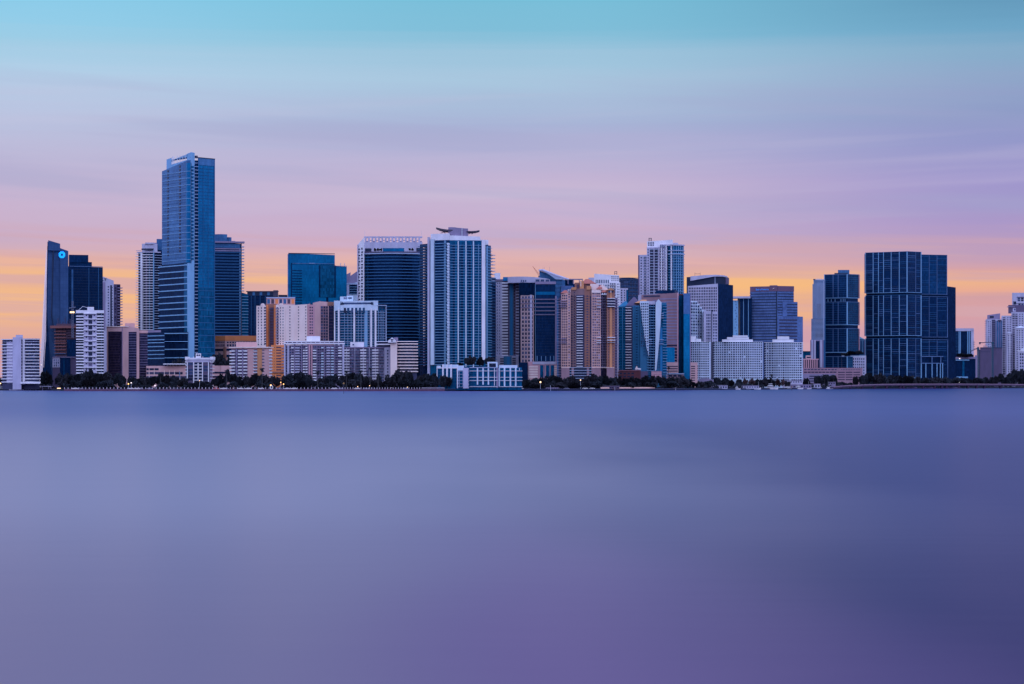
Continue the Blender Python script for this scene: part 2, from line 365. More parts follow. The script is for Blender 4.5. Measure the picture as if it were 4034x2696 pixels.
# 3 dark stepped tower behind it
b = B('office_tower', 'dark navy stepped glass tower just right of the tower with the lit emblem', 335, 2110)
p3 = b.vol([(259,2110),(405,2122)],1047,g_deep,vs=[1047,1049],back=40); b.vol([(271,2113),(362,2118)],1030,g_navy,v0=1050,part='upper_storeys',back=30); b.vol([(271,2111),(348,2116)],1002,g_navy,v0=1032,part='upper_storeys',back=28)
b.box(p3,275,404,1046,1048,.5,rail_m,'coping'); b.fins(p3,[285],7,1060,1210,.3,g_steel,'glass_strip'); b.fins(p3,[350,388],2,1052,1300,.4,slabd,'fin')
b.bands(p3,276,404,1058,1400,32,1.2,.25,navyp,'floor_line'); b.done()
# 4 concrete tower under construction
b = B('construction_tower', 'unfinished brown concrete tower with bare floors and columns, below the dark stepped tower', 255, 1990)
shadeo = paint('rusty_formwork', (92,60,76)); p4 = b.vol([(218,1992),(302,1990)],1292,shadep,back=22); b.box(p4,204,302,1282,1292,5,shadeo,'deck',inset=18); b.box(p4,226,302,1274,1283,3,shadep,'formwork',inset=14)
for u,vt,w in ((228,1252,3),(236,1262,2),(247,1266,4),(256,1250,3),(266,1262,3),(276,1255,4),(288,1258,3)): b.box(p4,u-w/2,u+w/2,vt,1276,0,shade,'column',1)
b.bands(p4,216,262,1302,1392,8,3.5,2,shadeo,'floor_slab'); b.fins(p4,[222,233,245,257],1.5,1292,1395,1,shadep,'column'); b.bands(p4,264,302,1300,1330,4,2,2,shadep,'floor_slab')
b.box(p4,264,301,1336,1412,.5,g_navy,'glazing'); b.bands(p4,216,262,1394,1410,2,3,2,slabd,'floor_slab'); b.done()
t = empty('tower_crane', (*P(286,1982),0), 'slim grey crane mast with floodlights rising above the brown unfinished tower', 'crane'); o_ = P(286,1982)
mb = MB(); z0,z1 = Zv(1330,1982),Zv(1185,1982)
for dx in (-.7,.7):
    for dy in (-.7,.7): mb.bar((dx,dy,z0),(dx,dy,z1),.16)
for i in range(14):
    za = z0+(z1-z0)*i/14; zb = z0+(z1-z0)*(i+1)/14; mb.bar((-.7,-.7,za),(.7,-.7,zb),.12); mb.bar((.7,.7,za),(-.7,.7,zb),.12)
cgrey = paint('crane_grey', (74,84,132)); mb.build('mast', cgrey, t); mb = MB(); mb.bar((-3.5,0,Zv(1213,1982)),(3,0,Zv(1209,1982)),.5); mb.build('jib_stub', cgrey, t)
FL = glow('warm_floodlight', (1.0,.62,.30), 2.2); WL = glow('white_lamp', (1.0,.85,.75), 1.4); AL = glow('amber_lamp', (1.0,.5,.14), 2.6)
for x,v in ((-1.3,1229),(1.0,1229)): mb = MB(); mb.box(x-.9,x+.9,-1.6,-.8,Zv(v+3,1982),Zv(v-3,1982)); mb.build('floodlight', FL, t)
# 5 low pale and dark-glass block at its foot
b = B('low_building', 'low building, pale windowed end and dark glass front, at the foot of the unfinished tower', 240, 1930)
p5 = b.vol([(207,1930),(300,1934)],1409,mauve,vs=[1409,1412],back=20); b.box(p5,207,236,1410,1450,.5,lav,'pale_bay'); b.grid(p5,210,234,3,1416,1448,3,.5,.7,WP,proud=.7)
b.box(p5,236,277,1412,1500,.6,g_deep,'glazing'); b.fins(p5,[252],1.5,1414,1490,.8,g_mid,'glass_fin'); b.box(p5,207,300,1408,1411,1.2,lavd,'coping'); b.done()
# 6 white tower with open square recesses
b = B('apartment_tower', 'slim white apartment tower with a stack of square dark recesses down its middle', 354, 1880)
p6 = b.vol([(301,1880),(409,1881)],1232,w_dark,back=22); b.box(p6,300,410,1221,1232.5,1.4,white,'parapet'); b.vol([(344,1884),(370,1884)],1208,white,v0=1222,part='penthouse',back=10)
b.box(p6,330,382,1232,1472,.6,lav,'centre_bay')
for i in range(11):
    v = 1235+i*21.6
    if i in (4,9): b.box(p6,349,364,v+3,v+17,.75,lavd,'recess_screen'); b.grid(p6,350,363,4,v+5,v+14,2,.6,.7,[w_mid],proud=.9)
    else: b.box(p6,349,364,v+3,v+18,.75,w_dark,'recess')
    b.box(p6,338,344,v+3,v+8,.75,w_dark,'window'); b.box(p6,369,375,v+3,v+8,.75,w_dark,'window')
    b.box(p6,330,382,v-2.4,v+.4,2.0,white,'balcony')
b.bands(p6,301,331,1242,1470,21,4.6,1.6,white); b.bands(p6,381,409,1242,1470,21,4.6,1.6,white); b.box(p6,399,400.5,1232,1472,.8,rail_m,'mullion')
mb = MB(); rz = Zv(1221,1880)
for a,c in (((-10.5,0,rz),(-6.5,0,rz+3.6)),((-6.5,0,rz+3.6),(3,0,rz+.6)),((-10.5,0,rz),(-13,-1,rz-3))): mb.bar(a,c,.22)
b.add('roof_davit',mb,steelp); b.done()
# 7 curved-top tower with roof lettering
b = B('apartment_tower', 'lilac tower with a curved roof crest and dark letters, half hidden behind the navy tower', 440, 2330)
b.vol([(398,2330),(448,2333)],1104,lav,vs=[1085,1104],part='wall',back=26)
p7 = Path([(398,2330),(448,2333)]); p7b = b.vol([(447,2338),(474,2341)],1118,mauve,back=24)
b.grid(p7,423,431,1,1123,1295,16,.62,.5,WP); b.box(p7,434.5,441,1122,1295,.2,w_dark,'window_strip'); b.grid(p7,441,445,1,1126,1298,16,.7,.35,[w_dark]); b.box(p7,398,415,1110,1300,.3,lavd,'side_bay')
b.grid(p7b,451,457,1,1128,1295,16,.9,.5,WP); b.box(p7b,462,474,1121,1300,.3,g_brown,'glazing'); b.bands(p7b,462,482,1131,1285,15,3,2,lavd,inset=5)
q = p7.at(420.5)-b.o; letters('AY',5.6,w_dark,b.root,(q.x,q.y-.9,Zv(1106.5,2330)),(math.radians(90),0,0),align='RIGHT'); b.done()
# 8 pink slab building with brown glass
b = B('apartment_building', 'pink-walled building with tall brown-glass balcony bays, right of the tower with square recesses', 500, 1900)
p8 = b.vol([(420,1903),(507,1897),(548,1895)],1284,pink,vs=[1284,1283,1292],back=22); b.vol([(492,1905),(531,1903)],1272,pink,v0=1290,part='penthouse',back=14); p8b = b.vol([(547,1899),(581,1903)],1300,pink,back=20)
for pp,u0,u1,v0 in ((p8,427,481,1304),(p8,507,538,1306),(p8b,549,581,1312)):
    b.box(pp,u0,u1,v0,1500,.2,g_brown,'glazing'); b.bands(pp,u0+8 if u0<430 else u0,u1-9 if u0<430 else u1,v0+6,1490,18,1.2,.9,lavd if u0>430 else shadep)
b.box(p8,420,507,1283,1286,.8,pinkw,'coping'); b.box(p8b,547,582,1300,1310,.6,pink,'parapet'); b.box(p8,427,434,1304,1500,.5,g_brown,'bay_side'); b.box(p8,474,481,1304,1500,.5,g_brown,'bay_side'); b.box(p8,481.5,483,1290,1500,.7,lavd,'edge'); b.done()
# 9 white balcony tower left of the tallest
b = B('apartment_tower', 'white tower with rounded balcony rows and an arched penthouse, just left of the tallest tower', 585, 2170)
white9 = white
p9 = b.vol(arc(545,629,2176,5,8),992,g_deep,back=24); b.vol(arc(559,620,2176,4,6),958,lav,v0=994,part='penthouse',back=18); b.vol([(572,2171),(606,2171)],954,lav,v0=960,part='roof_arch',back=12)
b.box(p9,564,604,978,984,3,w_dark,'window_strip'); b.box(p9,545,629,990,994,2.4,lav,'roof_slab'); b.box(p9,538,556,984,985.5,1,slabl,'canopy')
b.bands(p9,538,561,997,1294,30,2.4,1.7,white,inset=4); b.bands(p9,562,606,1001,1296,30,2.8,2.2,white); b.bands(p9,607,640,1003,1292,30,1.8,1.8,slabl)
b.fins(p9,[561.5],6,992,1299,2.3,white); b.fins(p9,[604],4,985,1299,2.3,slabb); b.fins(p9,[577],4,1004,1299,.5,lavd,'column'); b.fins(p9,[589],2.5,1004,1299,.4,slabb,'column')
b.vol([(613,2190),(645,2190)],982,g_navy,part='wing',back=20); b.vol([(617,2189),(645,2190)],940,g_steel,v0=984,part='wing_top',back=18); b.vol([(606,2190),(645,2190)],955,lavd,v0=960,part='roof_slab',back=14); b.done()
# 10 the tallest tower
b = B('skyscraper', 'tallest tower of the skyline, blue glass with a pale corner pier and a windowed crown', 745, 1950)
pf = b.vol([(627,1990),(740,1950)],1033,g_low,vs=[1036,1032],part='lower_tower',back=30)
pl = b.vol([(638,1986),(738,1951),(754,1950)],640,g_steel,v0=1034,vs=[658,630,630],part='upper_tower',back=34)
pc = b.vol([(751,1949),(766,1951)],600,slabb,v0=None,part='corner_pier',back=30)
pr = b.vol([(780,1958),(845,1971)],620,g_mid,back=30,part='wing'); pbk = b.vol([(763,1958),(785,1960)],630,g_deep,part='balcony_recess',back=20)
b.box(pr,780,845,619,648,.4,g_steel,'parapet'); b.box(pr,780,846,618,620.5,.8,navyp,'coping'); b.fins(pr,[844.5],2,620,1420,.6,slabd,'edge')
b.bands(pr,781,844,660,1130,37,1,.35,slabd,'floor_line'); b.bands(pr,781,844,1142,1420,12,2,.35,slabd,'floor_line'); b.fins(pr,[800,820],.8,650,1130,.3,slabd,'mullion')
b.box(pr,781,846,1134,1420,.25,g_teal,'lower_glazing')
# crown: slab with a band of openings
pk = Path([(656,1984),(753,1950),(767,1952)])
b.vol([(656,1986),(676,1979)],617,slabb,v0=662,vs=[624,620],part='crown_wall',back=14); b.vol([(736,1958),(753,1950),(767,1952)],600,slabb,v0=645,vs=[601,598,600],part='crown_wall',back=14)
b.vol([(676,1979),(737,1957)],610,slabb,v0=617,vs=[620,606],part='crown_beam',back=14)
b.vol([(676,1979),(737,1957)],632,slabb,v0=662,vs=[637,628],part='crown_wall',back=14)
b.fins(Path([(676,1978),(737,1956)]),[678,681,685,697,708,719,729],1.8,606,636,-.3,steelp,'crown_post')
b.box(pr,772,780,612,622,-2,steel,'roof_unit')
for u0 in (659,706):
    for i in range(26):
        v = (657 if u0<700 else 648)+i*13.4 + (-2 if u0>700 else 0)
        if v < 1000: b.box(pl,u0,u0+6,v,v+8,.35,w_dark,'vent_window')
b.bands(pl,639,754,672,1020,14,1.8,.5,slabb,'floor_band'); b.bands(pl,641,753,685,1010,13,.8,.3,slabd,'floor_line')
b.box(pl,733,753,640,1033,.25,g_mid,'corner_glazing')
for i in range(28):
    v = 652+i*13.4
    b.box(pc,753.5,763,v,v+8.4,.3,g_teal,'pier_window')
b.bands(pf,625,741,1040,1285,11,4,.6,slabb,'floor_band'); b.box(pf,726,740,1036,1420,.3,g_teal,'corner_glazing')
b.bands(pbk,766,781,640,1390,56,2.6,1.4,slabl); b.fins(pc,[752.5],1.2,640,1420,.5,navyp,'edge')
pp = b.vol([(577,1975),(650,1955),(742,1946)],1306,g_deep,part='podium',back=24); b.vol([(580,1976),(634,1962)],1299,lavd,v0=1312,part='podium_parapet',back=16)
b.bands(pp,578,648,1318,1412,7,3.6,.8,slabb,'floor_band'); b.bands(pp,650,741,1310,1410,4,3.4,.8,slabb,'floor_band')
b.box(pc,738,762,1036,1420,1.4,slabb,'lower_pier'); b.done()
# 11 dark balcony tower to its right
b = B('apartment_tower', 'dark blue balcony tower directly right of the tallest tower, with a rounded roof room', 900, 2120)
p11 = b.vol([(838,2118),(952,2124)],956,g_deep,vs=[952,958],back=30); b.vol(arc(840,895,2122,4,6),921,g_steel,v0=954,part='roof_room',back=16); b.vol(arc(890,912,2124,3,5),933,g_steel,v0=954,part='roof_room',back=14); b.vol([(905,2124),(927,2124)],948,lavd,v0=954,part='roof_room',back=8)
b.box(p11,838,963,949,955,2.5,lavd,'roof_slab',inset=6); b.box(p11,840,946,958,974,.3,g_steel,'top_glazing'); b.bands(p11,838,948,976,984,2,4,1.2,lavd)
b.bands(p11,838,950,990,1318,29,3.2,1.5,slabd); b.bands(p11,951,962,968,1142,16,3,2,slabl,inset=4); b.fins(p11,[944,947],1.6,975,1320,1,slabb,'mullion'); b.fins(p11,[951],2,955,1320,1.2,steel,'edge')
pw = b.vol([(950,2130),(977,2134)],1156,g_teal,vs=[1150,1158],part='low_wing',back=20); b.bands(pw,951,977,1166,1318,14,2,1,slabb); b.done()
# 12 dark flat block
b = B('office_tower', 'plain dark navy block behind the domed pink house, left of the big blue glass block', 1035, 2330)
p12 = b.vol([(974,2332),(1096,2330)],1147,g_deep,vs=[1148,1146],back=30); b.box(p12,974,1095,1146,1163,.3,navyp,'parapet'); b.fins(p12,[1000,1028,1058],10,1149,1162,.5,g_steel,'roof_vent'); b.box(p12,1077,1096,1142,1166,.6,steel,'roof_room'); b.bands(p12,975,1095,1172,1325,14,.9,.3,navyp,'floor_line'); b.fins(p12,[990,1005,1025,1045],1.2,1163,1330,.4,slabd,'mullion')
b.box(p12,970,1096,1145,1148,1.2,steel,'coping',inset=4); b.vol([(1097,2336),(1132,2338)],1160,navyp,part='rear_wing',back=16); b.done()
# 13 orange-topped office
b = B('low_building', 'low office with an orange roof band and square windows, right of the tallest tower', 920, 2015)
p13 = b.vol([(838,2020),(888,2010),(1012,2014)],1342,pink,vs=[1345,1341,1342],back=26); b.box(p13,838,1012,1321,1341,.5,orange,'roof_band',inset=14)
b.grid(p13,840,886,6,1343,1370,2,.6,.7,WD); b.grid(p13,892,1008,11,1343,1370,2,.68,.7,WD); b.bands(p13,838,1012,1376,1400,2,9,.3,g_deep,'glazing_strip'); b.box(p13,882,892,1370,1425,.8,oranged,'pier'); b.done()
# 14 big blue glass block
b = B('office_tower', 'broad bright blue glass block with an inset darker panel, seen above the pink apartment house', 1240, 2330)
p14 = b.vol([(1132,2334),(1366,2350)],1044,g_mid,vs=[1040,1046],back=36,tpts=[(1136,2334),(1366,2350)]); p14u = b.vol([(1136,2335),(1319,2347)],995,g_mid,v0=1046,vs=[995,1001],part='upper_storeys',back=34)
b.box(p14,1262,1319,1040,1168,.4,g_teal,'inset_panel'); b.fins(p14,[1259,1320],5,1042,1168,.6,g_navy,'shaft'); b.fins(p14,[1289],8,1168,1195,.5,g_navy,'shaft'); b.fins(p14,[1148],4,1035,1192,.6,g_navy,'shaft')
b.bands(p14,1150,1190,1062,1190,13,2.6,.7,g_navy,'louvre'); b.box(p14u,1136,1319,995,997.5,.6,navyp,'coping'); b.box(p14,1152,1319,1035,1036.5,.5,rail_m,'ledge'); b.box(p14,1319,1366,1043,1045,.6,rail_m,'coping'); b.fins(p14,[1134.5],3,1000,1192,.5,g_sky,'edge')
b.box(p14u,1218,1240,1034,1037,.6,slabl,'ledge_strip'); b.fins(p14,[1342,1358],.8,1032,1046,-3,steelp,'roof_davit'); b.box(p14,1342,1346,1031,1032.4,-3,steelp,'roof_davit',inset=3.3); b.done()  # short pale bar on the ledge
mb_ = MB()
# 15 white zigzag-roofed tower
b = B('apartment_tower', 'small white tower with a jagged sawtooth roof, squeezed in right of the bright blue block', 1388, 2400)
p15 = b.vol([(1366,2400),(1412,2402)],1112,whiteb,vs=[1118,1110],back=20); b.vol([(1366,2402),(1381,2402)],1080,lavd,v0=1116,vs=[1079,1071],part='roof_peak',back=9); b.vol([(1381,2402),(1412,2403)],1075,lavd,v0=1116,vs=[1085,1063],part='roof_peak',back=9)
b.box(p15,1376,1408,1120,1158,.5,g_navy,'glazing'); b.bands(p15,1376,1408,1128,1156,4,1.6,1,slabb); b.box(p15,1366,1412,1114,1120,1.2,slabl,'roof_slab'); b.fins(p15,[1371],9,1118,1200,.8,lav); b.done()
# 16 dark curved-balcony tower inside a pierced white frame
b = B('apartment_tower', 'wide navy tower with curved balcony rows inside a pierced white frame wall', 1540, 2090)
p16 = b.vol(arc(1434,1662,2096,9,12),1000,g_deep,back=34); b.bands(p16,1433,1662,997,1400,34,3,1.8,slabd); b.box(p16,1436,1660,1003,1022,.3,g_navy,'top_glazing'); b.fins(p16,[1442,1450,1652],1.2,1000,1400,.6,slabd,'mullion'); b.box(p16,1432,1662,995,999,2.6,slabl,'roof_slab')
pw = b.vol([(1409,2100),(1435,2090)],1178,white,v0=None,part='frame_wall',vs=[960,933],back=8)
for r in range(18):
    v = 976+r*12.4
    for c in range(2):
        if (r+c) % 2: b.box(pw,1412+c*12,1416+c*12,v-3,v+6,.3,w_dark,'slot_window')
        else: b.box(pw,1412+c*11,1419+c*11,v,v+5,.3,w_dark,'slot_window')
b.box(pw,1409,1413,960,1180,.6,lav,'edge')
# pierced screen along the roof: top rail, posts and cross pieces leave real openings
ps = Path([(1434,2130),(1668,2130)]); z = 2130
b.box(ps,1434,1664,930,935,.5,lav,'screen_beam',inset=.8); b.box(ps,1434,1664,953,996,.5,lav,'screen_wall',inset=.8)
for i in range(17):
    u = 1437+i*13.2
    b.box(ps,u,u+6.4,935,953,.5,lav,'screen_post',inset=.8)
    if i % 2: b.box(ps,u+6.4,u+13.2,944.5,946.5,.5,lavd,'screen_cross',inset=.8)
    else: b.box(ps,u+6.4,u+13.2,935,936.5,.5,lavd,'screen_cross',inset=.8); b.box(ps,u+6.4,u+13.2,948,953,.5,lavd,'screen_cross',inset=.8)
b.fins(ps,[1437,1661],.7,908,932,0,steelp,'antenna'); pr2 = Path([(1436,2105),(1660,2105)]); b.box(pr2,1508,1592,976,990,0,g_mid,'roof_pavilion',inset=6); b.box(pr2,1438,1462,977,993,0,navyp,'roof_room',inset=6); b.box(pr2,1640,1660,975,990,0,navyp,'roof_room',inset=6); b.box(pr2,1436,1662,990,999,2,mauve,'roof_terrace',inset=10)
b.done()
# 17 big blue-white fin tower with winged canopy
b = B('apartment_tower', 'tall blue tower with vertical white fins and two upswept wing canopies on its roof', 1800, 1960)
pL = b.vol([(1654,1984),(1690,1972)],958,g_deep,part='left_bay',back=30); pM = b.vol([(1686,1972),(1772,1962),(1912,1966)],945,g_teal,part='wall',back=36); pR = b.vol([(1896,1966),(1934,1982)],962,g_teal,part='right_bay',back=30); pX = b.vol([(1930,1995),(1953,2003)],1092,g_navy,part='side_wing',back=20)
b.bands(pL,1650,1690,966,1438,44,1.6,1.2,slabd); 
for i in range(44):
    v = 972+i*10.9
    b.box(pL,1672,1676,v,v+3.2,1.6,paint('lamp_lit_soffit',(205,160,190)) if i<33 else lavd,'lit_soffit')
b.fins(pM,[1690.5],8,930,1480,1.4,lav); b.fins(pM,[1706],13,940,1440,2.0,whiteb); b.fins(pM,[1699],5,945,1440,.5,g_navy,'glass_strip')
b.box(pM,1716,1770,944,1440,.5,g_navy,'bay_glazing'); b.bands(pM,1716,1765,956,1438,45,1.8,1.7,slabb); b.fins(pM,[1752,1756.5],2.4,945,1440,.8,slabb,'mullion')
for i in range(44): b.box(pM,1764.5+(i%2)*1.5,1772,956+i*11,963.5+i*11,2.2,whiteb,'zigzag_block')
b.fins(pM,[1768.5],5,956,1440,1.4,lav)
b.bands(pM,1773,1900,964,1442,45,1.5,1.3,slabb); b.fins(pM,[1804.5,1835,1864.5],4,948,1490,2.2,whiteb); b.fins(pM,[1885],1.6,960,1440,1.5,slabb,'mullion'); b.fins(pM,[1904],14,944,1420,2.4,white)
b.fins(pM,[1787,1820,1850],7,966,1440,.6,g_navy,'bay_glazing'); b.fins(pM,[1796,1828,1858],3.5,966,1440,.7,g_brt,'bay_glazing')
b.bands(pR,1911,1934,972,1438,43,1.6,1.4,slabb); b.fins(pR,[1915.5],5,965,1440,1.0,slabb,'mullion'); b.bands(pR,1934,1946,998,1100,9,2.6,1.6,slabl,inset=5); b.bands(pX,1931,1955,1096,1430,28,1.5,1.2,slabd)
b.vol([(1697,1972),(1772,1964)],918,white,v0=946,part='crown',back=20); b.vol([(1772,1963),(1892,1966)],930,white,v0=948,vs=[926,930],part='crown',back=22); b.vol([(1890,1967),(1924,1970)],943,white,v0=962,part='crown',back=16); b.vol([(1684,1975),(1700,1973)],940,lav,v0=958,part='crown',back=16)
b.vol(arc(1766,1844,1968,3,6),897,lavd,v0=930,part='roof_tower',back=16,vs=[893,893,894,896,897,898,898]); b.fins(Path([(1766,1965),(1844,1965)]),[1820],3,897,930,.5,steelp,'roof_fin')
for sgn,q in ((-1,[(1718,897),(1740,902.5),(1762,905.5),(1795,906.5),(1798,909),(1776,911.5),(1752,909.5),(1734,904.5)]),(1,[(1889,908),(1875,910.5),(1856,911.5),(1840,911),(1838,913.5),(1856,914.5),(1874,912.8)])):
    n = len(q); vs = [( (u-CU)*y/FPX-b.o.x, y-b.o.y, Zv(v,1975)) for y in (1966,1990) for u,v in q]
    mb = MB(); mb.mesh(vs, [tuple(range(n)), tuple(range(2*n-1,n-1,-1))]+[(i,(i+1)%n,n+(i+1)%n,n+i) for i in range(n)]); b.add('wing_canopy',mb,steel)
mb = MB()
for (ua,va,ub,vb) in ((1736,918,1755,912),(1755,918,1740,908),(1845,916,1868,914),(1858,922,1872,913),(1845,922,1862,914)):
    mb.bar(((ua-CU)*1970/FPX-b.o.x,8,Zv(va,1970)),((ub-CU)*1970/FPX-b.o.x,8,Zv(vb,1970)),.3)
b.add('canopy_strut',mb,steel); b.done()
# 18 pink, white and orange apartment house
b = B('apartment_building', 'pale pink apartment house with two domed bays and orange piers, below the bright blue block', 1120, 1965)
pA = b.vol([(1010,1968),(1048,1965)],1203,pinkw,back=24); pB = b.vol([(1046,1972),(1090,1970)],1196,oranged,back=20); pC = b.vol([(1087,1966),(1122,1964)],1200,pinkw,back=24)
pD = b.vol([(1120,1965),(1160,1968),(1210,1964)],1199,pinkw,vs=[1199,1200,1197],back=24); pE = b.vol([(1208,1967),(1262,1972)],1190,pink,back=22,vs=[1198,1184]); pF = b.vol([(1262,1972),(1318,1974)],1188,pink,vs=[1186,1190],back=24)
for pp,u in ((pA,1034),(pC,1107)):
    mb = MB(); c = pp.at(u)-b.o; r = 8*1965/FPX; z0 = Zv(1203,1965)
    mb.mesh([(c.x+r*math.cos(a), c.y+y, z0+r*1.25*math.sin(a)) for y in (0,4) for a in [math.pi*k/10 for k in range(11)]], [tuple(range(11)), tuple(range(21,10,-1))]+[(i,(i+1)%11,11+(i+1)%11,11+i) for i in range(11)]); b.add('domed_gable',mb,pinkw)
b.grid(pA,1012,1048,3,1206,1365,14,.3,.5,WD); b.box(pB,1064,1078,1210,1366,.4,shadep,'stair_recess'); b.bands(pB,1062,1079,1214,1362,14,3.5,1.2,mauve); b.fins(pB,[1054,1084],8,1200,1470,1,orange)
b.bands(pC,1087,1099,1212,1362,14,3,1.5,lavd); b.grid(pC,1088,1098,1,1206,1362,14,.7,.5,[shade]); b.grid(pC,1100,1120,2,1206,1362,14,.3,.5,WD); b.grid(pA,1041,1048,1,1206,1362,14,.9,.55,[shade])
b.grid(pD,1138,1146,1,1202,1342,12,.5,.38,WD); b.grid(pD,1172,1180,1,1202,1342,12,.5,.38,WD); b.grid(pD,1201,1208,1,1202,1342,12,.5,.38,WD)
b.box(pE,1222,1232,1190,1198,.3,g_teal,'window'); b.grid(pE,1218,1234,2,1204,1318,10,.62,.5,WD); b.box(pE,1212,1240,1200,1342,.06,rosy,'wall_panel')
b.box(pF,1263,1292,1204,1342,.15,pinkd,'window_bay'); b.grid(pF,1263,1293,3,1204,1342,12,.68,.72,WD,proud=.3); b.box(pF,1295,1316,1204,1342,.3,g_brown,'dark_bay'); b.bands(pF,1295,1316,1214,1338,11,2,.9,shadep); b.box(pF,1290,1318,1188,1202,.5,oranged,'roof_band')
pZ = b.vol([(1050,1990),(1162,1992)],1172,pink,v0=1200,part='roof_pavilion',back=12); b.grid(pZ,1050,1162,7,1174,1198,1,.7,.75,[oranged,shadep,orange,w_mid,g_steel]); b.box(pZ,1049,1163,1169,1173,.8,slabl,'roof_beam')
pG = b.vol([(1068,1958),(1124,1958)],1362,orange,part='orange_base',back=20); b.grid(pG,1088,1108,1,1366,1498,12,.95,.45,[shadep]); b.grid(pG,1072,1084,2,1366,1498,12,.3,.35,[shadep]); b.bands(pG,1110,1122,1372,1470,9,3,1,lavd); b.box(pG,1066,1124,1466,1472,1,oranged,'cornice'); b.done()
# 19 white-blue balcony building
b = B('apartment_building', 'white and blue balcony building with a flat-topped frame, before the wide navy tower', 1420, 1960)
p19 = b.vol([(1317,1964),(1457,1960),(1521,1966)],1202,g_teal,back=24)
b.box(p19,1342,1487,1198,1222,1.8,whiteb,'top_frame'); b.box(p19,1317,1341,1183,1222,1.5,whiteb,'top_frame',inset=8); b.box(p19,1342,1480,1184,1199,-2,whiteb,'roof_storey',inset=10); b.box(p19,1345,1470,1190,1196,-1.7,w_mid,'roof_windows',.4); b.box(p19,1470,1488,1183,1205,1,whiteb,'top_frame',inset=8)
pz = Path([(1340,1972),(1392,1972)]); b.box(pz,1340,1368,1167,1185,0,whiteb,'penthouse',inset=8); b.box(pz,1366,1391,1164,1185,.5,whiteb,'penthouse',inset=8); b.grid(pz,1352,1388,2,1169,1177,1,.75,.7,WM,proud=.7)
for c in (1348,1465):
    mb = MB(); q = p19.at(c)-b.o; s = 1960/FPX; mb.mesh([(q.x-7*s,q.y-2.2,Zv(1199,1960)),(q.x+7*s,q.y-2.2,Zv(1199,1960)),(q.x,q.y-2.2,Zv(1187,1960)),(q.x-7*s,q.y+4,Zv(1199,1960)),(q.x+7*s,q.y+4,Zv(1199,1960)),(q.x,q.y+4,Zv(1187,1960))],[(0,1,2),(5,4,3),(0,3,4,1),(1,4,5,2),(2,5,3,0)]); b.add('gable',mb,navyp)
b.grid(p19,1354,1380,2,1210,1232,1,.7,.9,WB,proud=2); b.grid(p19,1382,1442,4,1210,1232,1,.55,.9,WB,proud=2)
b.bands(p19,1318,1520,1228,1364,14,1.5,1.6,slabl); b.fins(p19,[1336,1397,1460,1477],6,1215,1370,2.4,white); b.fins(p19,[1319.5],4,1222,1370,2,white); b.fins(p19,[1443],11,1222,1370,1.4,slabb); b.fins(p19,[1519],2,1203,1370,2.2,slabl); b.box(p19,1484,1521,1200,1203,2.2,slabl,'roof_slab')
b.fins(p19,[1358,1371,1384,1412,1424,1436,1490,1500,1508],1.4,1222,1370,1.1,slabb,'mullion'); b.grid(p19,1342,1456,12,1226,1370,14,.5,.6,WB,proud=.3,miss=.3); b.grid(p19,1484,1518,4,1206,1370,15,.6,.6,[shade,w_blue,w_dark],proud=.3); b.done()
# 20 small white hotel with a flared roof
b = B('hotel', 'small white hotel with a flared curling roof, on the shore before the tallest tower', 785, 1770)
p20 = b.vol([(737,1770),(826,1770)],1428,w_dark,back=16); px = b.vol([(824,1772),(837,1778)],1428,lavd,part='side_wall',back=14)
for q in ((730,739),(828,840)): 
    b.box(Path([(725,1768),(845,1768)]),q[0],q[1],1408,1420,1.8,white,'roof_curl',inset=12); b.box(Path([(725,1769),(845,1769)]),q[0]+1.5,q[1]-1.5,1420,1426,1,white,'roof_curl',inset=10)
b.box(p20,734,836,1412,1419,1.2,white,'roof_band',inset=13); b.box(p20,736,832,1419,1430,.6,lav,'attic'); b.box(p20,730,738,1425,1431,1,white,'balcony',inset=4); b.box(p20,828,838,1425,1431,1,white,'balcony',inset=4)
b.vol([(771,1774),(792,1774)],1395,white,v0=1414,part='penthouse',back=8); b.grid(Path([(771,1773.5),(792,1773.5)]),773,790,2,1399,1405,1,.75,.9,WD); b.fins(p20,[763,799],1.6,1407,1414,.5,white,'roof_post')
b.fins(p20,[738.5,763.5,798.5,822],3.4,1430,1520,1.5,white); b.fins(p20,[781],3.6,1432,1508,1.2,white); b.bands(p20,763,799,1439,1499,6,2.6,1.0,white); b.bands(p20,739,763,1441,1515,7,1,.6,lavd,'rail'); b.bands(p20,799,822,1441,1515,7,1,.6,lavd,'rail')
b.grid(p20,740,762,1,1431,1515,7,.95,.8,[w_dark,w_mid,mauve,w_dark],proud=.3); b.grid(p20,800,821,1,1431,1515,7,.95,.8,[w_dark,w_dark,w_mid,mauve],proud=.3); b.grid(p20,765,797,2,1428,1508,7,.8,.7,WD,proud=.3)
b.bands(px,822,840,1440,1520,7,2,1.2,white,inset=2); b.bands(p20,730,738,1440,1505,6,2,1.2,white,inset=4); b.done()
# 21 low pink podium building with scalloped canopy
b = B('low_building', 'long low pink podium building with a white scalloped canopy, left of the small white hotel', 700, 1890)
p21 = b.vol([(576,1892),(732,1890)],1444,pink,back=18); p21b = b.vol([(836,1890),(920,1892)],1443,pink,back=18)
b.box(p21,577,625,1453,1461,.2,w_dark,'window_strip'); b.fins(p21,[588,608],2,1450,1462,.6,pink); b.box(p21,577,720,1468,1477,.2,shade,'window_strip'); b.fins(p21,[588,608,648,668,688,709],2,1462,1500,.7,pinkw); b.grid(p21,690,718,2,1468,1477,1,.85,.9,[w_dark],proud=.5); b.box(p21,577,732,1484,1500,.2,shade,'window_strip'); b.fins(p21,[708.5],1.3,1465,1490,1.2,bluep,'blue_fin')
b.bands(p21b,838,905,1467,1500,3,7,.2,w_dark,'window_strip'); b.fins(p21b,[868],.8,1443,1465,.3,pinkd,'seam')
